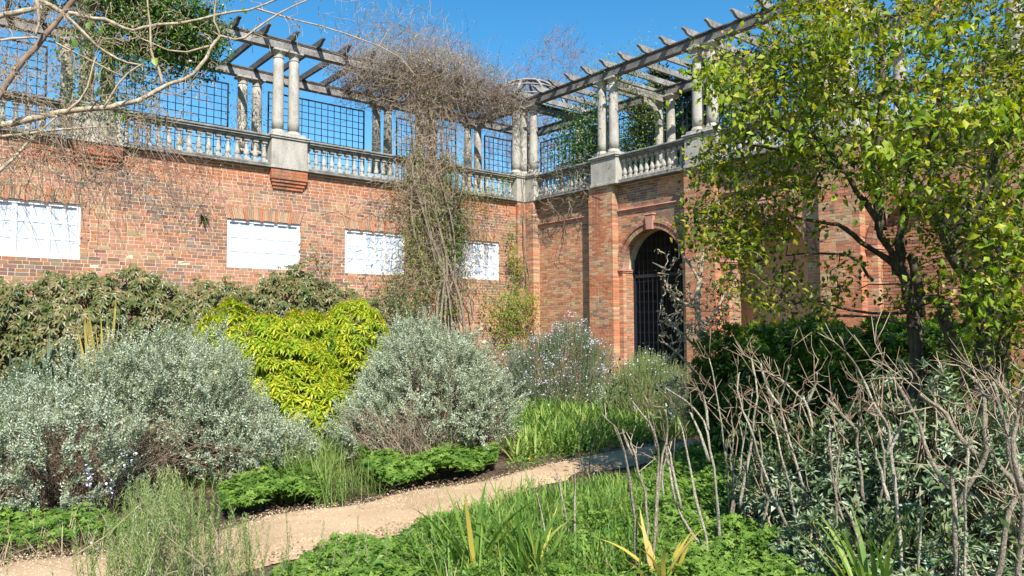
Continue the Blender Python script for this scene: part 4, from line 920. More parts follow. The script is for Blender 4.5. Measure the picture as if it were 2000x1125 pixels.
# ---- small flowers
def dandelion(c_, label):
    t = empty('dandelion', c_, label, 'flower'); m = MB(); m.add(*tube(np.array([c_ - [0, 0, .22], c_ - [.01, 0, .1], c_]), .0025, 4)); m.put('stem', M['daylily'], t)
    n = 40; r_ = scatter(leaf2(.3), np.tile(c_, (n, 1)), norm(rvec(n) * [1, 1, .35] + [0, .2, .25]), None, rng.uniform(.014, .022, n)); put('petals', mesh('petals', r_[0], r_[1], M['petal_y'], False, r_[2]), t, None, 'stuff')
dandelion(P(1064, 949, 7.3), 'yellow dandelion at the path edge, just below the other'); dandelion(P(1064, 936, 7.6), 'smaller yellow dandelion just above the larger one')
dandelion(P(1033, 897, 9.0), 'tiny yellow flower on the far path edge beneath the daylilies')
def bell(c_, h, label, mat='petal_b', n=26, s=.02, r=.03, zr=.05):
    t = empty('bluebell', c_, label, 'flower'); m = MB(); m.add(*tube(np.array([c_ - [0, 0, h], c_ - [.01, 0, h * .5], c_]), .003, 4)); m.put('stem', M['grass'], t)
    r_ = scatter(oval(.6), c_ + rng.normal(0, 1, (n, 3)) * [r, r, zr], norm(rvec(n) + [0, 0, -.2]), None, rng.uniform(.6, 1.1, n) * s); put('petals', mesh('petals', r_[0], r_[1], M[mat], False, r_[2]), t, None, 'stuff')
bell(P(757, 880, 8.9), .3, 'violet blue flower cluster under the rounded silver bush', n=46, s=.026, r=.045)
bell(P(945, 968, 7.0), .25, 'thin blue flower spike against the path', n=10, s=.014, r=.008, zr=.03)
# ================================================================== foreground rosemary
FR = empty('rosemary_bush', P(330, 1250, 4.3) * [1, 1, 0], 'near rosemary with upright silvery shoots at bottom left, over the path', 'bush')
RS2 = [needle_shoot(.5, 60, .044, .17, 60) for _ in range(4)]
n = 560; X = rng.normal(335, 95, n); Y = rng.uniform(905, 1180, n) + np.abs(X - 320) * .55; D_ = rng.uniform(4.4, 5.5, n)
tp = np.array([P(x, y, d) for x, y, d in zip(X, Y, D_)]); ok = tp[:, 2] > .1; tp = tp[ok]; n = len(tp); u = norm(rng.normal(0, .22, (n, 3)) + [0, 0, 1]); sc = rng.uniform(.45, .85, n)
leaves('foliage', FR, 'rosemary_y', RS2, tp - u * (.5 * sc)[:, None], u, None, sc)
q = rng.choice(n, 90); b0 = P(330, 1230, 4.6) * [1, 1, 0] + rng.normal(0, .3, (90, 3)) * [1, 1, 0]; twigs('stems', FR, 'twig_tan', b0, tp[q] - [0, 0, .12], .005, .002, .03, .03)
n = 26; X = np.r_[rng.uniform(440, 760, n)]; Y = rng.uniform(1000, 1110, n); tp = np.array([P(x, y, 4.7) for x, y in zip(X, Y)]); u = norm(rng.normal(0, .1, (n, 3)) + [0, 0, 1]); leaves('outer_shoots', FR, 'rosemary_y', RS2, tp - u * .3, u, None, rng.uniform(.5, .7, n))
for (x, y, d_, s_) in ((172, 935, 4.6, 26), (258, 895, 4.9, 10), (215, 950, 4.9, 8), (190, 1083, 4.6, 8), (300, 1040, 4.6, 8), (240, 890, 4.9, 8)):
    c_ = P(x, y, d_); r_ = scatter(oval(.8), c_ + rng.normal(0, 1, (s_, 3)) * [.012, .012, .03], rvec(s_), None, rng.uniform(.010, .02, s_)); put('blossom', mesh('blossom', r_[0], r_[1], M['petal_w'], False, r_[2]), FR, None, 'stuff')
# ================================================================== pruned shrubs in the right foreground
def cv(pts): return [(x / 2.228 + 1400, y / 2.228 + 620) for x, y in pts]
def shrub(label, stems, d, r=.016, bark='bark_lichen', ntw=14, tw='twig_red', tl=.22):
    """stems: pixel polylines from the ground up, bottom first"""
    b = P(*stems[0][0], d) * [1, 1, 0]; t = empty('pruned_shrub', b, label, 'shrub', 'hard pruned shrubs in the right foreground'); tips = []
    for i, s in enumerate(stems):
        dd = d + rng.uniform(-.25, .25); x0, y0 = s[0]; pts = [(x, y, dd + (k * rng.normal(0, .03))) for k, (x, y) in enumerate(s)]
        p = [P(*q) for q in pts]
        if i == 0 or p[0][2] > 0: pass
        p = smoothpath(p, 2)
        if y0 > 1000: p = np.vstack([[p[0][0], p[0][1], min(-.05, p[0][2] - .3)], p])
        p[1:-1] += rng.normal(0, .004, (len(p) - 2, 3)); rr = np.linspace(r * .72, r * .32, len(p)) * rng.uniform(.78, 1.2, len(p))
        m = MB(); m.add(*tube(p, rr, 8)); m.put('stem', M[bark], t, True); tips += [(p[-1], norm(p[-1] - p[-3])), (p[-3], norm(p[-1] - p[-3]))] + ([(p[len(p) * 2 // 3], norm(p[-1] - p[-3]))])
    m = MB()
    for k in range(int(ntw * .42)):
        a, dr = tips[rng.integers(len(tips))]; L_ = tl * rng.uniform(.4, 1.2); e_ = a + norm(dr + rvec(1)[0] * .75 + [0, 0, .25]) * L_; mid = (a + e_) / 2 + rng.normal(0, L_ * .12, 3)
        m.add(*tube(np.array([a, mid, e_]), [.0032, .0024, .0013], 4)); f = e_
        for _ in range(2):
            g = mid + norm(e_ - mid + rvec(1)[0] * L_ * .5) * L_ * rng.uniform(.3, .6); m.add(*tube(np.array([mid, (mid + g) / 2 + rng.normal(0, .006, 3), g]), [.003, .0025, .0015], 3))
    m.put('twigs', M[tw if rng.random() < .6 else 'twig_tan'], t, True, 'stuff'); return t
shrub('short forked stump with thin bare twigs at the near path edge', [[(1112, 1150), (1112, 1060), (1102, 980), (1092, 930), (1080, 903)], [(1126, 1110), (1122, 1030), (1124, 960), (1124, 918)]], 5.3, .013, ntw=8, tl=.12)
shrub('thin gnarled broken stump left of the forked stump, bottom centre', [[(1075, 1150), (1070, 1080), (1062, 1010), (1048, 962)]], 4.8, .012, ntw=6, tl=.1)
shrub('cluster of forked upright stems rising through the bluebell leaves', [[(1245, 1150), (1240, 1040), (1232, 950), (1216, 860), (1198, 830)], [(1262, 1150), (1266, 1040), (1262, 980), (1244, 900), (1232, 860)], [(1276, 1150), (1280, 1000), (1286, 900), (1283, 860), (1262, 815), (1234, 783)], [(1282, 1010), (1292, 900), (1303, 850), (1300, 800)], [(1240, 1000), (1228, 920), (1215, 870), (1200, 835)], [(1283, 880), (1275, 835), (1268, 805)], [(1240, 900), (1225, 870), (1216, 838)]], 4.9, .015, 'bark_grey', 26, 'twig_tan', .2)
shrub('slender leaning stems just right of the forked cluster', [[(1372, 1068), (1350, 1040), (1325, 1000), (1308, 940), (1300, 880), (1303, 865)], [(1330, 995), (1320, 930), (1304, 872)], [(1380, 1055), (1362, 990), (1345, 900), (1326, 820)], [(1406, 1062), (1402, 980), (1388, 890), (1380, 830), (1350, 790), (1300, 758)], [(1384, 900), (1360, 830), (1345, 800)], [(1384, 840), (1378, 790), (1372, 765)]], 5.4, .017, 'bark_lichen', 26, 'twig_red', .28)
shrub('three pale lichened stems leaning left behind the sage leaves', [cv([(315, 930), (250, 790), (190, 630), (150, 490), (100, 380), (85, 300), (100, 240)]), cv([(100, 830), (130, 640), (160, 480), (180, 300), (150, 180)]), cv([(350, 900), (310, 720), (270, 560), (230, 390), (205, 340)])], 5.8, .017, 'bark_lichen', 30, 'twig_red', .3)
shrub('pale lichened stem with zigzag top right of the leaning trio', [cv([(395, 810), (350, 660), (300, 480), (270, 380), (300, 290), (310, 210)]), cv([(270, 380), (230, 330), (190, 200)]), cv([(415, 480), (395, 380), (340, 320), (260, 260)]), cv([(395, 370), (430, 290), (435, 240)])], 5.7, .017, 'bark_lichen', 22, 'twig_red', .28)
shrub('long thin stem ending in a red brown tip before the sage', [cv([(630, 1150), (560, 920), (510, 760), (490, 560), (490, 460)]), cv([(660, 1150), (600, 900), (540, 800)])], 4.9, .015, 'bark_grey', 12)
shrub('upright grey stem with cut side spurs in the middle of the sage', [cv([(640, 800), (620, 640), (610, 520), (622, 430)]), cv([(610, 500), (560, 440), (500, 380), (475, 335)])], 5.2, .017, 'bark_grey', 16)
shrub('tall leaning stem crossing in front of the dark evergreen bush', [cv([(805, 1150), (792, 900), (780, 740), (755, 560), (745, 460), (690, 400), (640, 280), (600, 200), (565, 155)]), cv([(740, 600), (790, 500), (820, 450)]), cv([(690, 570), (720, 700), (745, 800)])[::-1]], 5.0, .018, 'bark_lichen', 22, 'twig_red', .26)
shrub('forked double stem with long arm reaching up left', [cv([(1040, 1150), (1035, 900), (1025, 680), (1005, 650)]), cv([(1010, 745), (920, 590), (860, 430), (800, 310), (765, 258)]), cv([(1045, 830), (1110, 710), (1170, 620), (1168, 450), (1160, 320), (1100, 250)]), cv([(1130, 600), (1050, 500), (980, 400), (880, 330)])], 4.9, .022, 'bark_grey', 34, 'twig_red', .34)
shrub('slim straight stem beside the forked double stem', [cv([(1075, 1150), (1085, 840), (1095, 600), (1090, 560)]), cv([(878, 1150), (885, 900), (886, 735)])], 4.8, .013, 'bark_lichen', 8)
shrub('thick stem at far right crowned by a mass of purple twigs', [cv([(1225, 1150), (1262, 880), (1310, 740), (1265, 560), (1248, 440), (1200, 280)]), cv([(1330, 760), (1290, 560), (1300, 430), (1330, 300)]), cv([(1290, 720), (1230, 640), (1180, 570)]), cv([(1340, 700), (1400, 560), (1380, 400)]), cv([(1310, 1150), (1320, 950), (1330, 800)])], 4.7, .024, 'bark_grey', 70, 'twig_red', .42)
shrub('row of thin bare sticks standing behind the geranium carpet', [[(1425, 1000), (1418, 900), (1405, 800), (1385, 700)], [(1440, 960), (1452, 860), (1470, 760)], [(1300, 990), (1290, 930), (1312, 862)]], 6.3, .013, 'bark_lichen', 18, 'twig_red', .3)
# purple twig haze above the shrubs
TW = empty('bare_twiggy_shrub', P(1900, 1000, 6.2) * [1, 1, 0], 'tangle of bare reddish twigs rising at the right edge before the tree', 'shrub')
s0 = np.array([P(rng.uniform(1420, 2080), rng.uniform(800, 900), rng.uniform(5.6, 6.6)) for _ in range(84)]); e0 = s0 + np.outer(rng.normal(-.05, .18, 84), RH) + np.outer(rng.normal(0, .15, 84), FH) + np.outer(rng.uniform(.2, .62, 84), [0, 0, 1])
twigs('twigs', TW, 'twig_red', s0, e0, .005, .002, .0, .05, 6, 4); s1 = s0 * .5 + e0 * .5; twigs('side_twigs', TW, 'twig_tan', s1, s1 + rvec(84) * .14 + [0, 0, .1], .003, .0015, 0, .06)
b1 = s0[::5] * [1, 1, 0]; twigs('stems', TW, 'bark_grey', b1, s0[::5], .012, .006, .0, .03, 6, 5)
# ================================================================== sage / silver leaved shrub
def rosette(n=11, w=.36, L_=1.0, drop=.18):
    i = np.arange(n); ph = i * 2.4; an = np.radians(18 + 70 * i / n); d = np.stack([np.sin(an) * np.cos(ph), np.cos(an), np.sin(an) * np.sin(ph)], 1)
    return merge([scatter(leaf(w, .07, drop), np.stack([0 * i, .35 * (1 - i / n), 0 * i], 1), d, np.tile([0, 1., 0], (n, 1)), (.55 + .45 * i / n) * L_)])[:2]
RO = [rosette() for _ in range(3)]
def sage(label, c_, rw, rd, h, n, mat='silver2', size=.105, grp='silver leaved sage bushes'):
    t = empty('sage_bush', np.array(c_) * [1, 1, 0], label, 'bush', grp); p, o = shell(c_, rw, rd, h, n, .4, .45, lumps(26, .3, 10, .8), bias=1.3); u = norm(o * .6 + [0, 0, .8] + .35 * rvec(len(p)))
    leaves('foliage', t, mat, RO, p - u * .04, u, None, rng.uniform(.6, 1.15, len(p)) * size)
    q = rng.choice(len(p), 90); b0 = np.array(c_) * [1, 1, 0] + rng.normal(0, .15, (90, 3)) * [1, 1, 0]; twigs('stems', t, 'twig_tan', b0, p[q], .007, .004, .02, .03); return t
sage('low silver sage at the left end of the sage mass, under the leaning stems', P(1500, 960, 6.2), .36, .4, .62, 110)
sage('silver sage in the middle of the pruned stems, leaves in rosettes', P(1660, 950, 6.1), .42, .4, 1.12, 190)
sage('largest silver sage with brightest rosettes below the tree trunk', P(1810, 940, 6.0), .46, .4, 1.34, 240)
sage('silver sage cut by the right edge of the photo', P(2010, 950, 5.8), .42, .4, 1.15, 200)
sage('bright silver sage low beside the geranium carpet', P(1590, 1080, 5.2), .26, .25, .44, 90)
sage('low greener sage at the foot of the far right stems', P(1850, 1120, 5.1), .60, .3, .45, 130)
def greens(label, c_, rw, rd, h, n, mat, T, size, name='green_shrub'):
    t = empty(name, np.array(c_) * [1, 1, 0], label, 'shrub'); p, o = shell(c_, rw, rd, h, n, .4, .3, lumps(26, .3, 10, .8), bias=1.2); u = norm(o * .5 + [0, 0, .5] + .6 * rvec(len(p)))
    leaves('foliage', t, mat, T, p, u, None, rng.uniform(.6, 1.2, len(p)) * size); b0 = np.array(c_) * [1, 1, 0] + rng.normal(0, .15, (60, 3)) * [1, 1, 0]; twigs('stems', t, 'bark_dark', b0, p[rng.choice(len(p), 60)], .006, .003, .02, .03); return t
greens('mid green leafy shrub filling the gap between the sage bushes', P(1730, 950, 6.3), .62, .45, 1.05, 1500, 'sage_green', LF, .085)
greens('dark green shrub behind the leaning lichened stems', P(1570, 950, 6.5), .6, .45, .95, 1500, 'sage_green', LF, .08)
greens('dark leafy shrub behind the right hand sage', P(1910, 960, 6.2), .6, .45, 1.1, 1400, 'sage_green', LF, .085)
greens('low dark foliage at the foot of the slim straight stems', P(1760, 1110, 5.3), .75, .35, .5, 1100, 'sage_green', LF, .075)
greens('broad green shrub bordering the terrace beyond the right edge', P(2260, 900, 7.0), 1.3, 1.2, 1.5, 2600, 'sage_green', LF, .09)
greens('second green shrub beyond the right edge near the arcade', P(2150, 900, 9.8), 1.4, 1.2, 1.3, 2600, 'ivy', LF, .09)
greens('low green shrub outside the frame at right beside the camera', P(2500, 1000, 5.2), 1.0, .9, .9, 1800, 'sage_green', LF, .08)
ground_cover('ground_ivy', 'dark ground ivy spreading beneath the tree and shrubs at right', 'ground cover', [(1500, 1000), (1480, 880), (1700, 820), (2400, 800), (3000, 900), (3000, 1300), (2000, 1300), (1700, 1100)], 9000, .07, .12, 'ivy', LF)
# ================================================================== dark evergreen bush and small plants at right
EB = empty('evergreen_bush', P(1640, 800, 9.6) * [1, 1, 0], 'glossy dark evergreen bush with fresh green top below the arcade', 'bush')
for (x, d_, rw, h, n) in ((1600, 9.4, 1.15, 1.72, 2600), (1760, 9.2, .9, 1.70, 1900), (1460, 9.6, .65, 1.35, 1300)):
    p, o = shell(P(x, 800, d_), rw, .8, h, n, .5, .6, lumps(26, .24, 12, .84)); leaves('foliage', EB, 'laurel', RO, p, norm(o * .5 + [0, 0, .6] + .4 * rvec(len(p))), None, rng.uniform(.09, .15, len(p)))
    m_ = (p[:, 2] > h * .66) & (rng.random(len(p)) < .6); leaves('young_foliage', EB, 'lime', RO, p[m_] + [0, 0, .03], norm(o[m_] * .3 + [0, 0, 1] + .3 * rvec(m_.sum())), None, rng.uniform(.07, .12, m_.sum()))
    b0 = P(x, 800, d_) * [1, 1, 0] + rng.normal(0, .1, (70, 3)) * [1, 1, 0]; twigs('stems', EB, 'bark_dark', b0, p[rng.choice(len(p), 70)], .012, .005, .02, .03)
def leafy_stem(label, pts, mat, n, size, r=.012):
    p = smoothpath([P(*q) for q in pts], 2); g = np.array([p[0][0], p[0][1], 0]); t = empty('leafy_plant', g, label, 'plant'); m = MB(); m.add(*tube(np.vstack([g, p]), np.linspace(r, r * .4, len(p) + 1), 6)); m.put('stem', M['bark_dark'], t, True)
    q = p[rng.integers(len(p) // 3, len(p), n)] + rng.normal(0, .07, (n, 3)); leaves('foliage', t, mat, LF, q, norm(rvec(n) + [0, 0, .2]), None, rng.uniform(.6, 1.1, n) * size); return t
leafy_stem('upright dark leafed plant against the lit brick pier right of the doorway', [(1425, 760, 10.2), (1420, 690, 10.2), (1412, 620, 10.2), (1405, 570, 10.2)], 'ivy', 260, .09)
leafy_stem('second dark leafed plant at the foot of the lichened tree', [(1390, 760, 9.8), (1385, 700, 9.8), (1378, 650, 9.8)], 'ivy', 200, .08)
leafy_stem('dark shaded sapling standing in the daylilies by the path', [(1150, 930, 8.6), (1155, 870, 8.6), (1185, 800, 8.6), (1200, 740, 8.6)], 'ivy', 90, .07, .008)
leafy_stem('second thin dark sapling at the near path edge', [(1145, 985, 7.4), (1140, 930, 7.4), (1130, 870, 7.4), (1140, 820, 7.4)], 'ivy', 70, .06, .007)
# ---- small lichened tree before the pier
LT = empty('lichened_tree', P(1385, 800, 9.9) * [1, 1, 0], 'small gnarled tree with pale lichened spurs before the brick pier', 'tree')
nd, rd_ = limbs(LT, 'trunk', 'bark_pale', [([(1400, 860, 9.9), (1392, 780, 9.9), (1380, 700, 9.9), (1372, 640, 9.9), (1360, 590, 9.95), (1368, 540, 10), (1375, 500, 10)], .06, .022)])
n1, r1 = limbs(LT, 'branch', 'bark_pale', [([(1362, 600, 9.95), (1335, 595, 9.8), (1310, 575, 9.7), (1297, 545, 9.7)], .024, .014), ([(1378, 690, 9.9), (1350, 668, 9.7), (1320, 640, 9.6), (1300, 632, 9.6)], .022, .012), ([(1370, 640, 9.9), (1400, 605, 10), (1420, 560, 10.1)], .022, .012), ([(1372, 560, 10), (1350, 520, 9.9), (1328, 492, 9.9)], .02, .012), ([(1388, 760, 9.9), (1350, 720, 9.7), (1315, 680, 9.6), (1290, 668, 9.6)], .02, .01), ([(1372, 510, 10), (1390, 480, 10), (1405, 462, 10)], .018, .01)], sides=6)
tg = [P(x, y, d_) for x, y, d_ in zip(rng.uniform(1285, 1450, 120), rng.uniform(470, 800, 120), rng.uniform(9.3, 10.4, 120))] + [P(x, y, d_) for x, y, d_ in zip(rng.uniform(1285, 1360, 70), rng.uniform(520, 700, 70), rng.uniform(9.3, 10, 70))]
mb, nn_, _ = attach(nd + n1, list(rd_) + list(r1), tg, np.array(nd[3]), .008, .02, .35, .1, 6, 5); mb.put('spurs', M['bark_pale'], LT, True, 'stuff')
kn = nn_[rng.choice(len(nn_), 160)]; m = MB()
for c_ in kn: m.add(*tube(np.array([c_, c_ + rvec(1)[0] * .03, c_ + rvec(1)[0] * .05]), [.012, .015, .006], 5))
m.put('lichen_knobs', M['bark_pale'], LT, True, 'stuff'); leaves('young_foliage', LT, 'lime', LF, nn_[rng.choice(len(nn_), 110)] + rng.normal(0, .03, (110, 3)), norm(rvec(110) + [0, 0, .5]), None, rng.uniform(.03, .06, 110))
# ================================================================== big leafy tree at the right
def c3(pts, d): return [(x / 2.813 + 1400, y / 2.813 + 300, d if not callable(d) else d(i)) for i, (x, y) in enumerate(pts)]
RT = empty('spreading_tree', P(1850, 960, 7.4) * [1, 1, 0], 'large multi stemmed tree with fresh yellow green leaves at the right', 'tree')
D7 = 7.4
nd, rd_ = limbs(RT, 'trunk', 'bark_dark', [
    (c3([(1110, 1500), (1100, 1000), (1085, 850), (1040, 720), (1005, 640), (1010, 520), (1020, 380), (1045, 220), (1060, 60), (1090, -200)], D7), .062, .025),
    (c3([(1480, 1500), (1480, 1060), (1440, 860), (1380, 720), (1300, 560), (1240, 430), (1200, 240), (1180, 60), (1200, -150), (1260, -420)], D7 - .2), .09, .025)])
n1, r1 = limbs(RT, 'branch', 'bark_dark', [
    (c3([(1010, 660), (960, 580), (900, 420), (800, 240), (680, 60), (560, -80), (430, -180)], lambda i: D7 - .12 * i), .036, .012),
    (c3([(900, 420), (870, 250), (880, 60), (890, -140), (905, -350), (900, -560), (915, -760)], D7), .05, .016),
    (c3([(1085, 850), (1180, 790), (1240, 830), (1280, 950), (1310, 1080), (1330, 1300)], D7 - .3), .045, .05),
    (c3([(1240, 830), (1290, 800)], D7 - .3), .03, .02),
    (c3([(1010, 640), (900, 560), (760, 470), (690, 400), (600, 380), (430, 350)], lambda i: D7 - .15 * i), .03, .010),
    (c3([(1050, 560), (1090, 640), (1105, 760), (1110, 900)], D7 + .2), .04, .05),
    (c3([(1260, 470), (1360, 400), (1500, 180), (1560, 0), (1620, -200), (1700, -420)], D7 - .2), .045, .014),
    (c3([(1470, 1000), (1500, 760), (1480, 520), (1490, 300), (1530, 100), (1560, -120)], D7 + .3), .045, .014),
    (c3([(1560, 1200), (1620, 800), (1640, 560), (1660, 300), (1720, 100)], D7 + .1), .05, .02),
    (c3([(1180, 60), (1100, -120), (1000, -260), (920, -430), (820, -600)], D7), .035, .010),
    (c3([(1300, 560), (1180, 330), (1080, 320), (960, 400)], D7 - .5), .025, .01),
    (c3([(700, 100), (600, 30), (430, 0), (250, -40), (100, -60)], lambda i: D7 - .3 - .12 * i), .02, .006),
    (c3([(560, -80), (420, -110), (260, -200), (80, -260)], lambda i: D7 - .5 - .1 * i), .018, .006),
    (c3([(860, 700), (760, 560), (540, 545), (380, 560)], lambda i: D7 - .3), .016, .006),
    (c3([(1090, 870), (900, 880), (700, 860), (560, 800), (380, 830)], lambda i: D7 - .2 - .1 * i), .016, .006),
    (c3([(1100, 960), (900, 900), (640, 890), (480, 920), (340, 1000)], lambda i: D7 - .2 - .1 * i), .014, .005),
    (c3([(890, -140), (760, -260), (640, -420), (560, -600)], D7 - .2), .02, .008)], sides=7)
nodes = nd + n1; rads = list(rd_) + list(r1)
# cluster centres: region in the view, density by zone
tg = []
def zone(poly, n, d0, d1):
    q = inpoly(poly, n); return [P(x, y, d) for (x, y), d in zip(q, rng.uniform(d0, d1, n))]
tg += zone([(1400, -60), (1540, 10), (1480, 60), (1390, 110), (1370, 160), (1420, 240), (1370, 300), (1350, 350), (1400, 380), (1340, 430), (1360, 480), (1480, 500), (1540, 440), (1620, 330), (1640, 200), (1640, 0), (1560, -60)], 330, 6.2, 8.2)
tg += zone([(1560, -30), (1640, 330), (1760, 400), (1900, 420), (2080, 560), (2120, -140), (1900, -100)], 500, 5.8, 8.8)
tg += zone([(1380, 480), (1640, 430), (1700, 560), (1600, 620), (1460, 600), (1400, 560)], 34, 6.2, 7.6)
tg += zone([(1700, 430), (1900, 430), (2050, 480), (2050, 800), (1880, 760), (1760, 700)], 60, 6.3, 8.2)
tg += zone([(1880, 380), (2080, 380), (2080, 700), (1940, 640)], 70, 5.8, 7.6)
tg += zone([(1950, -600), (2500, -700), (2500, 300), (2100, 500), (2080, -120)], 150, 6.0, 9.5)
tg += [P(x, y, d) for x, y, d in ((1335, 430, 6.4), (1340, 405, 6.4), (1360, 445, 6.4), (1395, 470, 6.4), (1440, 460, 6.5), (1380, 420, 6.5), (1430, 380, 6.5), (1400, 300, 6.5), (1385, 290, 6.5), (1375, 100, 6.4), (1380, 130, 6.4), (1400, 90, 6.4), (1450, 520, 6.6), (1405, 558, 6.5), (1480, 590, 6.6))]
tg = np.array(tg)
mb, nn_, _ = attach(nodes, rads, list(tg), np.array(n1[3]), .0045, .011, .22, .2, 5, 5); mb.put('branchlets', M['bark_dark'], RT, True, 'stuff')
nl = 26; ctr = np.repeat(tg, nl, 0); pos = ctr + rng.normal(0, .095, ctr.shape) * [1, 1, .75]; pos[:, 2] += .0
dn = norm(rng.normal(0, .7, pos.shape) + [0, 0, -.35]); up_ = norm(rvec(len(pos)) * .6 + [.1, .3, 1])
leaves('foliage', RT, 'tree', leaf(.60, .07, .1), pos, dn, up_, rng.uniform(.035, .078, len(pos)))
tips = tg[rng.random(len(tg)) < .22]; pos = np.repeat(tips, 16, 0) + rng.normal(0, .05, (len(tips) * 16, 3)) + [0, 0, .09]
leaves('copper_tips', RT, 'tree_tip', oval(.5), pos, rvec(len(pos)), None, rng.uniform(.014, .034, len(pos)))
f0 = nn_[rng.choice(len(nn_), 900)]; f1 = f0 + rvec(900) * rng.uniform(.08, .28, (900, 1)); twigs('fine_twigs', RT, 'twig_tan', f0, f1, .0028, .0012, .05, .06)
bq = [(1850, 90, 5.8, 60, 45), (1870, 210, 5.7, 75, 30), (1770, 225, 5.8, 55, 25), (1740, 290, 5.8, 45, 20), (1500, 150, 6.2, 60, 40), (1440, 210, 6.3, 45, 35), (1960, 230, 5.7, 50, 25), (1640, 60, 6.0, 60, 30), (1560, 250, 6.2, 50, 30), (1960, 450, 5.8, 50, 60), (1400, 150, 6.3, 30, 25), (1740, 360, 6.0, 45, 30), (1900, 570, 6.0, 45, 30)]
pp = np.concatenate([[P(rng.normal(x, sx), rng.normal(y, sy), rng.normal(d, .18)) for _ in range(120)] for x, y, d, sx, sy in bq])
leaves('sunlit_foliage', RT, 'lime_gold', leaf(.62, .07, .12), pp, norm(rng.normal(0, .6, pp.shape) + [0, 0, -.6]), norm(rvec(len(pp)) * .5 + SUN), rng.uniform(.045, .09, len(pp)))
pt = pp[rng.random(len(pp)) < .4] + [0, 0, .13]; leaves('seed_heads', RT, 'tree_tip', oval(.8), pt, rvec(len(pt)), None, rng.uniform(.016, .032, len(pt)))
# fallen and low shoots beside the trunk
p, o = shell(P(1990, 900, 6.8), .5, .5, 2.2, 420, .5, .4); leaves('low_foliage', RT, 'lime', OV, p, norm(rvec(len(p)) + [0, 0, -.2]), None, rng.uniform(.03, .07, len(p)))
# ================================================================== wisteria over the left pergola, cascading down the wall
VN = empty('wisteria_vine', (3.4, .35, 0), 'huge tangled leafless vine heaped on the pergola and hanging down the wall', 'vine')
def curvy(mb, a, b, r0, r1, wig, n=9, sides=4):
    t = np.linspace(0, 1, n)[:, None]; p = a * (1 - t) + b * t; w = np.cumsum(rng.normal(0, wig, (n, 3)), 0); w -= w[-1] * t; mb.add(*tube(p + w, np.linspace(r0, r1, n), sides, False))
for i in range(12):        # main stems
    m = MB(); a = np.array([rng.uniform(1.9, 3.3), rng.uniform(.25, .5), -.05]); b = np.array([rng.uniform(2.9, 4.1), rng.uniform(.22, .45), 5.5]); c_ = np.array([b[0] + rng.normal(0, .25), rng.uniform(.05, .25), 8.5])
    q_ = np.linspace(0, 1, 6)[:, None]; p = smoothpath(np.vstack([a, (a * (1 - q_) + b * q_)[1:-1] + rng.normal(0, .17, (4, 3)) * [1, .4, .5], b, (b * (1 - q_) + c_ * q_)[1:-1] + rng.normal(0, .13, (4, 3)) * [1, .4, .5], c_]), 2); p[:, 1] = np.maximum(p[:, 1], .16); m.add(*tube(p, np.linspace(.042, .016, len(p)) * rng.uniform(.5, 1.2), 6)); m.put('stem', M['bark_grey'], VN, True)
m = MB()
for i in range(1600):     # hanging tangle: narrow at the rail, wide below
    z1 = rng.choice([rng.uniform(4.6, 8.4), rng.uniform(2.6, 6.5)]); hw = .95 if z1 > 5.6 else 1.1 + (5.6 - z1) * .16; cx_ = 3.45 - max(0, 5.6 - z1) * .12
    a = np.array([cx_ + rng.normal(0, hw * .55), .16 + abs(rng.normal(0, .16)), z1]); b = a + [rng.normal(-.05, .5), 0, -rng.uniform(-.2, 1.0)]; b[1] = .12 + abs(rng.normal(0, .2)); b[2] = max(b[2], .9)
    curvy(m, a, b, .007, .003, .07, 8, 3)
m.put('hanging_twigs', M['twig_tan'], VN, True, 'stuff')
m = MB()
def dome(n):
    d = rvec(n); d[:, 2] = np.abs(d[:, 2]); r = rng.random(n) ** .5 * (lumpD(d)); return np.stack([2.95 + d[:, 0] * r * 3.3, -.35 + d[:, 1] * r * 1.25, 8.1 + d[:, 2] * r * 1.8 * (1 - .25 * np.abs(d[:, 0]))], 1)
lumpD = lumps(26, .5, 14, .72)
A = np.concatenate([dome(3300), np.stack([rng.uniform(.2, 5.9, 1900), rng.uniform(-.9, .75, 1900), 8.0 + rng.normal(0, .3, 1900)], 1)])
for a in A:
    L_ = rng.uniform(.25, .75); curvy(m, a, a + norm(rvec(1)[0] + [0, 0, .35]) * L_, .0055, .0024, .03, 5, 3)
m.put('canopy_twigs', M['twig_mauve'], VN, True, 'stuff')
m = MB()
for a in dome(1500) - [0, 0, .35]:
    L_ = rng.uniform(.3, .8); curvy(m, a, a + norm(rvec(1)[0] * [1, 1, .6]) * L_, .0055, .002, .04, 5, 3)
for i in range(750):      # underside tangle, right of the cascade
    a = np.array([rng.uniform(.3, 5.2), rng.uniform(-1.8, .35), rng.uniform(7.7, 8.6)]); curvy(m, a, a + norm(rvec(1)[0] * [1, .6, .7]) * rng.uniform(.3, .9), .006, .002, .05, 6, 3)
m.put('lower_canopy_twigs', M['twig_brown'], VN, True, 'stuff')
m = MB(); tipsW = []
for i in range(95):       # long whippy shoots against the sky
    a = dome(1)[0]; a[2] = max(a[2], 8.9); e_ = a + norm(np.array([rng.normal(-.1, 1), rng.normal(0, .6), rng.uniform(.1, .8)])) * rng.uniform(.5, 1.5); mid = (a + e_) / 2 + [0, 0, rng.uniform(.05, .3)]; p = smoothpath([a, mid, e_, e_ + [(e_ - a)[0] * .25, 0, -.1]], 2)
    m.add(*tube(p, np.linspace(.005, .0018, len(p)), 3, False)); tipsW += list(p[len(p) // 3:])
m.put('whippy_shoots', M['twig_purple'], VN, True, 'stuff')
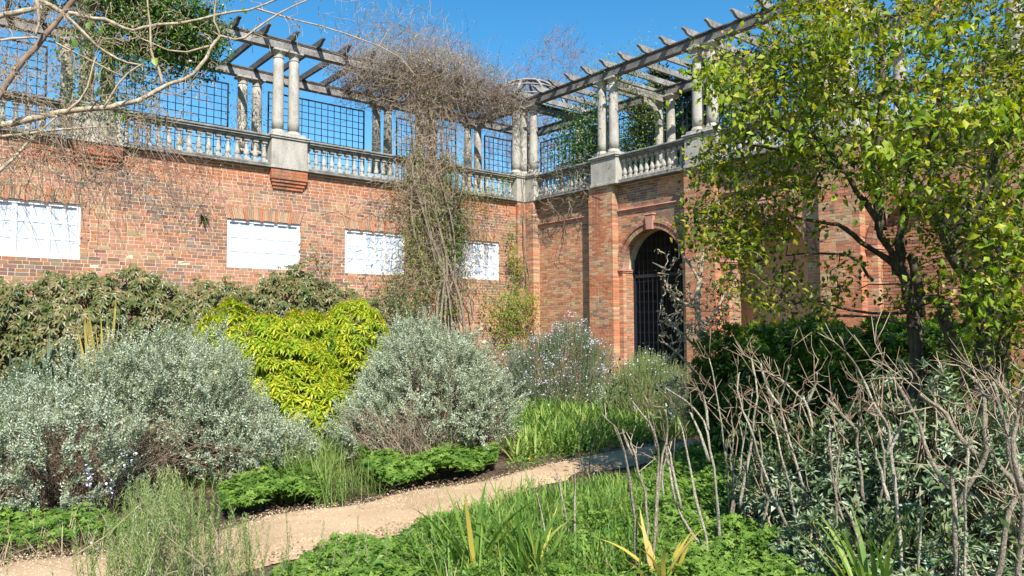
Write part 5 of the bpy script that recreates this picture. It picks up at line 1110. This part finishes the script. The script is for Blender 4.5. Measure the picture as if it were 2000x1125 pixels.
tipsW = np.array(tipsW); q = np.concatenate([tipsW[rng.choice(len(tipsW), 700)] + rng.normal(0, .02, (700, 3)), dome(6500) + [0, 0, .1], np.stack([rng.uniform(.3, 5.6, 2600), rng.uniform(-.6, .85, 2600), 8.0 + rng.normal(0, .35, 2600)], 1), dome(900) * [1, 1, 0] + [0, 0, 1] * rng.uniform(7.6, 8.8, (900, 1))])
leaves('buds', VN, 'wist', LF, q, norm(rvec(len(q)) + [0, 0, .3]), None, rng.uniform(.035, .08, len(q)))
n = 5200; z = rng.uniform(2.0, 6.3, n); q = np.stack([3.3 + rng.normal(0, .75, n) + np.sin(z * 3) * .2, .2 + abs(rng.normal(0, .18, n)), z], 1); q = q[(np.sin(q[:, 0] * 5) * np.cos(q[:, 2] * 3.2)) > -.15]
leaves('spring_leaves', VN, 'lime', LF, q, norm(rvec(len(q)) + [0, .2, -.5]), None, rng.uniform(.04, .09, len(q)))
def climber(label, ctrs, mat, T, size, cat='climber', tw='twig_brown', down=-.4, name='leafy_climber', axis='b'):
    """ctrs: (centre, (sx, sy, sz), n)"""
    c0 = np.array(ctrs[0][0]); t = empty(name, (c0[0], c0[1], 0), label, cat); P_ = []
    for c_, s, n in ctrs:
        q = np.array(c_) + np.clip(rng.normal(0, 1, (n, 3)), -1.9, 1.9) * s; k = (np.sin(q[:, 0] * 9 + q[:, 1] * 7) * np.cos(q[:, 2] * 8 + q[:, 0] * 3)) > -.45; P_.append(q[k])
    P_ = np.concatenate(P_); leaves('foliage', t, mat, T, P_, norm(rvec(len(P_)) * .8 + SUN * .25 + [0, 0, down]), norm(SUN + .6 * rvec(len(P_))), rng.uniform(.6, 1.15, len(P_)) * size)
    m = MB(); k = min(160, len(P_) // 6)
    for a in P_[rng.choice(len(P_), k)]: curvy(m, a, a + norm(rvec(1)[0] + [0, 0, -.5]) * rng.uniform(.2, .6), .005, .002, .02, 5, 3)
    if m.n: m.put('twigs', M[tw], t, True, 'stuff')
    return t
climber('dark ivy like foliage clinging to the middle of the hanging vine', [((2.75, .33, 4.75), (.22, .12, .45), 520), ((2.62, .33, 3.9), (.16, .1, .35), 260)], 'ivy', LF, .12)
climber('mixed green and lime leaves hanging on the left of the vine', [((3.75, .25, 4.2), (.28, .1, .6), 420), ((3.9, .25, 3.5), (.25, .1, .4), 260)], 'lime', LF, .08)
climber('dark leafy climber mounded below the third window', [((4.55, .45, 2.25), (.42, .22, .38), 1500), ((4.0, .5, 1.6), (.4, .2, .4), 700)], 'ivy', LF, .075)
climber('lime green climber on the wall right of the last window', [((.62, .25, 3.9), (.10, .07, .42), 300), ((.45, .25, 3.3), (.16, .08, .25), 220)], 'lime', LF, .085)
climber('bushy lime leaved climber at the foot of the wall corner', [((.95, .5, 2.25), (.42, .22, .34), 1300), ((.5, .6, 2.45), (.3, .2, .25), 500), ((1.0, .6, 1.4), (.5, .25, .4), 700)], 'lime', LF, .085)
climber('bare leaning twigs with few leaves over the last small window', [((1.8, .15, 4.4), (.5, .06, .5), 150)], 'lime', LF, .06)
climber('leafy climber in the shade between corner columns and first arcade columns', [((-.9, 1.8, 6.6), (.5, .6, .6), 3600), ((-.5, 2.5, 6.9), (.3, .35, .6), 2000), ((-1.4, 1.0, 7.4), (.5, .7, .5), 2000), ((-1.9, 1.4, 6.6), (.3, .8, .6), 2600)], 'ivy', LF, .11)
climber('bright green climber around the first arcade column pair', [((-.5, 3.5, 8.2), (.35, .35, .35), 480), ((-.9, 3.9, 7.4), (.35, .3, .6), 900), ((-.3, 3.0, 8.5), (.4, .5, .2), 260), ((-.6, 4.0, 8.9), (.4, .45, .25), 260)], 'lime', LF, .075)
climber('yellow green leaf sprays on the balustrade beside the vine', [((1.7, .2, 5.3), (.5, .1, .35), 260), ((.9, .2, 5.75), (.2, .1, .2), 120)], 'lime', LF, .07)
BT_ = empty('bare_climber', (-.2, 1.8, 5.3), 'bare twining stems sprawling over the shaded corner balustrade', 'climber'); m = MB()
for i in range(90):
    a = np.array([rng.uniform(-.2, .15), rng.uniform(.4, 2.7), rng.uniform(5.0, 6.5)]); curvy(m, a, a + [rng.uniform(-.1, .1), rng.normal(0, .5), rng.normal(-.1, .4)], .010, .004, .07, 8, 4)
for x in (.02, .12): curvy(m, np.array([x, .12, 1.5]), np.array([x + .1, .16, 6.2]), .016, .008, .05, 12, 5)
m.put('twining_stems', M['bark_grey'], BT_, True, 'stuff')
SHW = empty('wall_shoots', (1.6, .1, 3), 'thin dark shoots crossing the small white window', 'climber'); m = MB()
for i in range(30): a = np.array([rng.uniform(1.0, 2.7), rng.uniform(.05, .16), rng.uniform(3.9, 4.8)]); curvy(m, a, a + [rng.uniform(-.9, .1), 0, -rng.uniform(.4, 1.3)], .007, .003, .02, 7, 3)
for i in range(40): a = np.array([rng.uniform(3.9, 4.6), rng.uniform(.08, .2), rng.uniform(2.4, 3.0)]); curvy(m, a, a + [rng.uniform(-.3, .3), 0, rng.uniform(.2, .9)], .005, .002, .02, 7, 3)
m.put('shoots', M['twig_brown'], SHW, True, 'stuff')
climber('dark lean shoot with leaves before the second window', [((6.9, .75, 3.3), (.18, .1, .22), 60), ((6.75, .7, 3.0), (.15, .1, .15), 60)], 'hedge', LF, .12)
# ================================================================== climber heaped on the far left of the pergola
LC = empty('pergola_climber', (10.5, -.3, 8.4), 'dense green climber heaped on the left end of the pergola', 'climber')
def blob(c_, s, n): return np.array(c_) + np.clip(rng.normal(0, 1, (n, 3)), -1.8, 1.8) * s
q = np.concatenate([blob((9.75, -.1, 8.25), (.55, .5, .48), 5200), blob((10.6, 0, 8.45), (.6, .45, .5), 4200), blob((9.15, -.6, 7.95), (.32, .5, .3), 1800), blob((11.5, -.2, 8.9), (.8, .4, .55), 3600), blob((10.4, .1, 7.6), (.55, .25, .45), 1500), blob((11.0, .2, 6.9), (.5, .2, .6), 1100)]); k = np.sin(q[:, 0] * 6) * np.cos(q[:, 2] * 7 + q[:, 1] * 4) > -.6; q = q[k]
leaves('foliage', LC, 'ivy', LF, q, norm(rvec(len(q)) + [0, 0, -.3]), norm(SUN + .7 * rvec(len(q))), rng.uniform(.08, .14, len(q)))
q2 = q[rng.random(len(q)) < .35] + [0, .1, .06]; leaves('young_foliage', LC, 'lime', LF, q2, norm(rvec(len(q2)) + [0, 0, -.2]), norm(SUN + .6 * rvec(len(q2))), rng.uniform(.05, .10, len(q2)))
m = MB()
for i in range(1000):
    a = np.array([rng.uniform(10.0, 13.4), rng.uniform(.0, .7), rng.uniform(5.2, 9.6)]); a[2] = max(a[2], 5.2 + abs(a[0] - 11.3) * .8); curvy(m, a, a + [rng.normal(0, .35), rng.normal(0, .1), rng.normal(-.3, .4)], .0065, .0022, .045, 6, 3)
m.put('hanging_twigs', M['twig_tan'], LC, True, 'stuff'); n = 1300; q = np.stack([11.2 + rng.normal(0, .6, n), rng.uniform(.1, .6, n), rng.uniform(5.4, 8.6, n)], 1); leaves('hanging_leaves', LC, 'lime', LF, q, norm(rvec(n) + [0, 0, -.4]), None, rng.uniform(.03, .07, n))
m = MB()
for i in range(90):      # trailing shoots down the brick
    a = np.array([rng.uniform(8.6, 13.3), rng.uniform(.10, .5), rng.uniform(4.6, 5.9)]); curvy(m, a, a + [rng.normal(-.15, .45), rng.normal(0, .1), -rng.uniform(.4, 1.3)], .0045, .0018, .04, 8, 3)
m.put('trailing_shoots', M['twig_brown'], LC, True, 'stuff'); n = 900; q = np.stack([rng.uniform(8.6, 13.2, n), rng.uniform(.1, .5, n), rng.uniform(3.7, 5.8, n)], 1); q = q[np.sin(q[:, 0] * 4) * np.cos(q[:, 2] * 3) > .1]; leaves('trailing_leaves', LC, 'wist', LF, q, norm(rvec(len(q)) + [0, 0, -.5]), None, rng.uniform(.03, .06, len(q)))
m = MB()
for u in (7.2, 7.35):     # climbers on the rear columns
    for i in range(40): a = np.array([u + rng.normal(0, .25), WR + rng.uniform(.1, .3), rng.uniform(5.6, 7.8)]); curvy(m, a, a + [rng.normal(0, .2), 0, rng.normal(0, .4)], .006, .003, .04, 6, 3)
m.put('rear_twigs', M['twig_brown'], LC, True, 'stuff'); q = np.concatenate([blob((7.3, WR + .2, 6.8), (.35, .12, .6), 420), blob((6.7, WR + .15, 6.4), (.3, .1, .35), 160)]); leaves('rear_leaves', LC, 'ivy', LF, q, rvec(len(q)), None, rng.uniform(.05, .09, len(q)))
# ================================================================== trees beyond
def bare_tree(label, px_, d, top, spread, n, mat='twig_purple', nm='bare_tree', r=.16):
    b = P(px_, 640, d); z = top; t = empty(nm, (b[0], b[1], 0), label, 'tree'); h = z
    tr = smoothpath([np.array([b[0], b[1], -.1]), np.array([b[0] + .1, b[1], h * .35]), np.array([b[0] - .1, b[1] + .1, h * .6])], 2); m = MB(); m.add(*tube(tr, np.linspace(r, r * .55, len(tr)), 8)); m.put('trunk', M['bark_dark'], t, True)
    dd = rvec(n); dd[:, 2] = np.abs(dd[:, 2]); rr = rng.uniform(.35, 1, n)[:, None] ** .6; tg = np.array([b[0], b[1], h * .6]) + np.outer(dd[:, 0], RH) * spread * rr + np.outer(dd[:, 1], FH) * spread * rr + np.outer(dd[:, 2], [0, 0, 1]) * h * .42 * rr
    mb, nn_, _ = attach(list(tr), list(np.linspace(r, r * .55, len(tr))), list(tg), tr[-1], .008, .03, .2, .4, 5, 4); mb.put('branches', M[mat], t, True, 'stuff')
    f0 = nn_[rng.choice(len(nn_), n * 2)]; twigs('twigs', t, mat, f0, f0 + norm(rvec(n * 2) + [0, 0, .6]) * rng.uniform(.3, .9, (n * 2, 1)), .008, .004, .0, .06); return t
bare_tree('leafless purple tinged tree behind the corner dome', 1095, 34, 15.4, 2.9, 800)
bare_tree('second leafless tree farther left, glimpsed through the vine', 1005, 36, 14.6, 2.4, 400)
def conifer(label, px_, d, top, w, n):
    b = P(px_, 640, d); t = empty('conifer_tree', (b[0], b[1], 0), label, 'tree', 'dark evergreens beyond the right pergola'); m = MB(); m.add(*tube(np.array([[b[0], b[1], -.1], [b[0], b[1], top * .6], [b[0], b[1], top * .97]]), [.25, .14, .02], 7)); m.put('trunk', M['bark_dark'], t, True)
    nb = n // 42; zz = top * (.25 + .74 * rng.random(nb) ** .8); an = rng.uniform(0, 2 * math.pi, nb); L_ = w * (1.02 - zz / top) ** .75 * rng.uniform(.6, 1.15, nb) + .12
    ends = np.stack([b[0] + np.cos(an) * L_, b[1] + np.sin(an) * L_, zz + L_ * .22], 1); st = np.stack([0 * zz + b[0], 0 * zz + b[1], zz], 1); twigs('branches', t, 'bark_dark', st, ends, .03, .008, -.04, .02)
    f = rng.random((nb, 42, 1)) ** .7; q = (st[:, None] * (1 - f) + ends[:, None] * f + rng.normal(0, .14, (nb, 42, 3))).reshape(-1, 3); dd = np.repeat(norm(ends - st), 42, 0); leaves('foliage', t, 'conifer', leaf(.3, .02, .1), q, norm(dd + rvec(len(q)) * .7 + [0, 0, .15]), None, rng.uniform(.14, .34, len(q))); return t
for i, (x, d, top, w, n, lb) in enumerate([(1262, 30, 11.1, 1.9, 9000, 'narrow dark conifer left of the first arcade rafters'), (1300, 31, 12.3, 2.3, 11000, 'dark conifer behind the tie beam'), (1350, 33, 12.7, 2.6, 11000, 'dark conifer rising beside the front column pair'), (1400, 32, 13.0, 2.6, 10000, 'dark conifer above the big pergola beam'), (1235, 34, 9.8, 1.9, 6000, 'low dark conifer right of the bare tree'), (1480, 31, 12.8, 3.2, 9000, 'broad conifer behind the spreading tree'), (1620, 30, 12.0, 4.0, 8000, 'widest conifer hidden behind the spreading tree'), (1320, 26, 8.4, 3.2, 9000, 'low broad evergreen behind the trellis above the doorway'), (1180, 27, 7.6, 2.6, 6000, 'low evergreen behind the shaded corner trellis')]):
    conifer(lb, x, d, top, w, n)
# ================================================================== overhanging branches, upper left
OB = empty('overhanging_branch', P(-330, 200, 4.6), 'pale arching branches of a tree reaching in from the upper left', 'branch')
def c1(pts, d=4.5): return [(x / 3.75, y / 3.75, d + .05 * i * 0) for i, (x, y) in enumerate(pts)]
OBL = [
    (c1([(-1200, 1000), (-300, 960), (0, 915), (270, 860), (480, 830), (760, 790), (920, 770), (1050, 715), (1200, 640), (1400, 560), (1490, 470), (1560, 330), (1610, 260)]), .018, .008),
    (c1([(-1200, 300), (-200, 180), (0, 125), (150, 80), (310, 60)], 4.7), .015, .012),
    (c1([(200, -60), (330, 20), (480, 100), (650, 120), (800, 150), (940, 230), (1080, 190), (1400, 165), (1650, 95), (1875, 60), (2100, -30)], 4.7), .013, .005),
    (c1([(-60, 760), (0, 690), (50, 620), (130, 500), (300, 290), (450, 130), (560, -40)], 4.35), .014, .012),
    (c1([(480, 100), (600, 230), (740, 370), (900, 450), (1050, 480)], 4.6), .010, .004),
    (c1([(-400, 1020), (0, 1000), (200, 980), (500, 940), (800, 930)], 4.3), .009, .003),
    (c1([(-100, 1300), (0, 1255), (120, 1125), (230, 1010), (420, 850)], 4.2), .009, .004),
    (c1([(1610, 260), (1560, 120), (1600, -60)], 4.5), .006, .003), (c1([(1560, 330), (1300, 400), (1030, 280)], 4.5), .006, .003),
    (c1([(1610, 260), (1760, 300), (1900, 200), (2100, 60), (2350, -40)], 4.5), .007, .003),
    (c1([(1190, 620), (1160, 480), (1110, 400), (1100, 250), (1080, 0)], 4.5), .008, .004),
    (c1([(1875, 60), (2100, 130), (2400, 200), (2900, 380), (3050, 560)], 4.8), .006, .002),
    (c1([(760, 790), (900, 560), (1040, 470)], 4.4), .006, .003), (c1([(480, 830), (620, 700), (700, 420)], 4.4), .007, .003), (c1([(-200, 360), (0, 285), (340, 270), (620, 420), (900, 560)], 4.4), .007, .003), (c1([(270, 0), (290, 150), (260, 260)], 4.3), .009, .005)]
bark = ['bark_pale', 'bark_pale', 'bark_pale', 'twig_brown', 'bark_pale', 'bark_pale', 'bark_pale'] + ['twig_tan'] * 20
nodes = []; rads = []
for (pp, r0, r1), bm in zip(OBL, bark):
    a_, b_ = limbs(OB, 'branch', bm, [(pp, r0, r1)], sides=8); nodes += a_; rads += b_
tg = [P(x, y, d) for x, y, d in zip(rng.uniform(-40, 430, 430), rng.uniform(-20, 420, 430) , rng.uniform(4.0, 5.2, 430))]
tg = [t for t in tg if px(t)[0, 0] + px(t)[0, 1] * .9 < 640] + [P(x, y, d) for x, y, d in zip(rng.uniform(400, 860, 34), rng.uniform(-20, 110, 34), rng.uniform(4.4, 5.0, 34)) if y < 130 - (x - 400) * .06]
mb, nn_, _ = attach(nodes, rads, tg, np.array(nodes[0]), .0016, .0048, .30, .1, 7, 4); mb.put('twigs', M['twig_tan'], OB, True, 'stuff')
m = MB()
for i in range(70):      # thin drooping twigs across the wall
    a = P(rng.uniform(-30, 330), rng.uniform(200, 330), rng.uniform(4.0, 4.8)); e_ = a + np.outer([rng.uniform(-.1, .5)], RH)[0] + [0, 0, -rng.uniform(.1, .62)]; mid = (a + e_) / 2 + RH * rng.normal(0, .06) + [0, 0, .03]; q = smoothpath([a, mid, e_], 2); m.add(*tube(q, np.linspace(.0026, .001, len(q)), 3, False))
m.put('drooping_twigs', M['twig_brown'], OB, True, 'stuff')
kk = rng.choice(len(nn_), 900); leaves('buds', OB, 'wist', LF, nn_[kk] + rng.normal(0, .006, (900, 3)), rvec(900), None, rng.uniform(.010, .026, 900))
for (x, y, d) in ((125, 66, 4.3), (138, 74, 4.3), (178, 42, 4.6), (200, 50, 4.6), (474, 14, 4.7), (300, 112, 4.5)):
    r_ = scatter(OV, P(x, y, d)[None], norm(rng.normal(0, .5, (1, 3)) + [0, 0, -.8]), norm(SUN[None] + .3 * rvec(1)), .055); put('leaf', mesh('leaf', r_[0], r_[1], M['lime'], True, r_[2]), OB)
